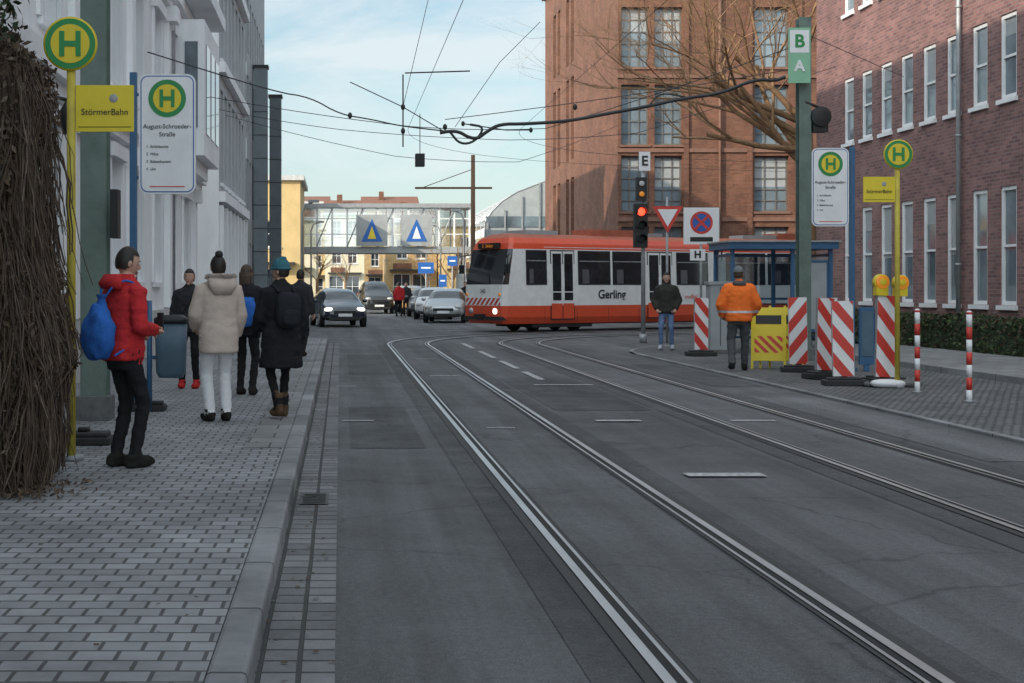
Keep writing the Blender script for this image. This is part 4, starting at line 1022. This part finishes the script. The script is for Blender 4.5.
e,w=human('man_in_jeans',(7.6,32.6,.03),rad(165),1.80,dict(top=f_oj,pants=f_jean,shoe=f_sn,bulk=.045,hem=.84,pw=.95,style='short',hyaw=rad(10),
   arms=((V((-.28,-.03,1.13)),V((-.2,.1,.93))),(V((.28,-.03,1.13)),V((.2,.1,.93)))),feet=((-.12,.0,0,.2),(.12,.06,0,-.2)),curl=.9),.024)
w.loft([(0,-.08,1.42,.13,.07),(0,-.07,1.5,.11,.06)],f_oj,16,2); w.build('collar',e)
f_or=F('hi_vis_orange',(.95,.19,.035),.08); f_gt=F('grey_trousers',(.085,.09,.095)); f_cap=F('grey_cap',(.17,.18,.19))
e,w=human('road_worker',(6.98,24.5,.03),rad(-8),1.82,dict(top=f_or,pants=f_gt,shoe=f_shoe,bulk=.055,hem=.84,pw=1.15,style='cap',hat=f_cap,hyaw=rad(-25),hair=M['hairb'],band=(.98,),
   arms=((V((-.3,.0,1.12)),V((-.24,.14,.93))),(V((.3,.0,1.12)),V((.24,.16,.95)))),feet=((-.13,-.16,.04,.1),(.12,.2,0,-.15)),curl=.8),.019)
w.loft([(0,-.06,1.44,.12,.08),(0,-.05,1.52,.1,.07)],f_gt,16,2); w.build('collar',e)
for x,y,t_,a in ((3.0,71,f_red,10),(3.4,72,f_dj,170),(-2.6,62,f_dj,30),(5.9,66,f_coat,160),(3.3,80,f_blk,20)):
    e,w=human('pedestrian',(x,y,.0 if x>-2 else .12),rad(a),1.75,dict(top=t_,pants=f_blk,shoe=f_shoe,bulk=.03,style='short',arms=(down(-1),down(1)),feet=((-.1,.1,0,0),(.1,-.08,0,0))),.035)
    w.tube([(0,-.1,1.45),(0,-.1,1.5)],.06,t_,8); w.build('collar',e)

# ------------------------------------------------------------------ sky, sun, camera
SE=rad(24); SR=math.atan2(-.8,-.6)
sdir=V((math.sin(SR)*math.cos(SE),math.cos(SR)*math.cos(SE),math.sin(SE)))
wd=bpy.data.worlds.new("World"); scene.world=wd; wd.use_nodes=True; nt=wd.node_tree; L=nt.links.new; N=nt.nodes.new
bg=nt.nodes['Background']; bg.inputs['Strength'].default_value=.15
sk=N('ShaderNodeTexSky'); sk.sky_type='NISHITA'; sk.sun_disc=False; sk.sun_elevation=SE; sk.sun_rotation=SR; sk.air_density=1.0; sk.dust_density=1.5; sk.ozone_density=1.0
tc=N('ShaderNodeTexCoord'); mp=N('ShaderNodeMapping'); mp.inputs['Scale'].default_value=(1,1,3.2); L(tc.outputs['Generated'],mp.inputs[0])
nz=N('ShaderNodeTexNoise'); nz.inputs['Scale'].default_value=4.2; nz.inputs['Detail'].default_value=8; nz.inputs['Roughness'].default_value=.62; nz.inputs['Distortion'].default_value=.5; L(mp.outputs[0],nz.inputs['Vector'])
rp=N('ShaderNodeValToRGB'); rp.color_ramp.elements[0].position=.36; rp.color_ramp.elements[1].position=.66; rp.color_ramp.elements[1].color=(.85,.85,.85,1); L(nz.outputs['Fac'],rp.inputs[0])
# pale haze towards the horizon
sz=N('ShaderNodeSeparateXYZ'); L(tc.outputs['Generated'],sz.inputs[0])
hz=N('ShaderNodeMapRange'); hz.inputs[1].default_value=0; hz.inputs[2].default_value=.22; hz.inputs[3].default_value=.75; hz.inputs[4].default_value=0; L(sz.outputs[2],hz.inputs[0])
mxm=N('ShaderNodeMath'); mxm.operation='MAXIMUM'; L(rp.outputs[0],mxm.inputs[0]); L(hz.outputs[0],mxm.inputs[1])
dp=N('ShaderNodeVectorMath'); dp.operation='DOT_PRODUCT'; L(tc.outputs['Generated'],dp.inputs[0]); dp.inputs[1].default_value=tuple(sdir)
mr=N('ShaderNodeMapRange'); mr.inputs[1].default_value=-.35; mr.inputs[2].default_value=1; mr.inputs[3].default_value=1; mr.inputs[4].default_value=5.0; L(dp.outputs['Value'],mr.inputs[0])  # cloud brightness boosted towards the sun, behind the camera, as added fill light
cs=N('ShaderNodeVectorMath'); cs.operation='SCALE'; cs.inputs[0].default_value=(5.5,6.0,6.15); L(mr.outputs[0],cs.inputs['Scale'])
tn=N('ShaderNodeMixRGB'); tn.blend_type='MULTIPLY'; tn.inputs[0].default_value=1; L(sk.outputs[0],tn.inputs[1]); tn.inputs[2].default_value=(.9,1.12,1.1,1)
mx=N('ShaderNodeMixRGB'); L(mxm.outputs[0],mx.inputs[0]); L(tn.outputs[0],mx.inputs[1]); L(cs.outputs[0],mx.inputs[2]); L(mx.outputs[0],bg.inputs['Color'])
ld=bpy.data.lights.new('sun','SUN'); ld.energy=4.2; ld.angle=rad(.5); ld.color=(1,.88,.72); lo=bpy.data.objects.new('sun',ld); scene.collection.objects.link(lo)
lo.rotation_euler=(-sdir).to_track_quat('-Z','Y').to_euler()
cd=bpy.data.cameras.new('camera'); co=bpy.data.objects.new('camera',cd); scene.collection.objects.link(co)
co.location=(0,0,1.5); co.rotation_euler=(rad(90),0,0); cd.sensor_width=36; cd.lens=1400/1024*36; cd.shift_x=172/1024; cd.shift_y=-54.5/1024; cd.clip_end=2000; cd.clip_start=.1
scene.camera=co
scene.view_settings.view_transform='Standard'; scene.view_settings.look='None'; scene.view_settings.exposure=0
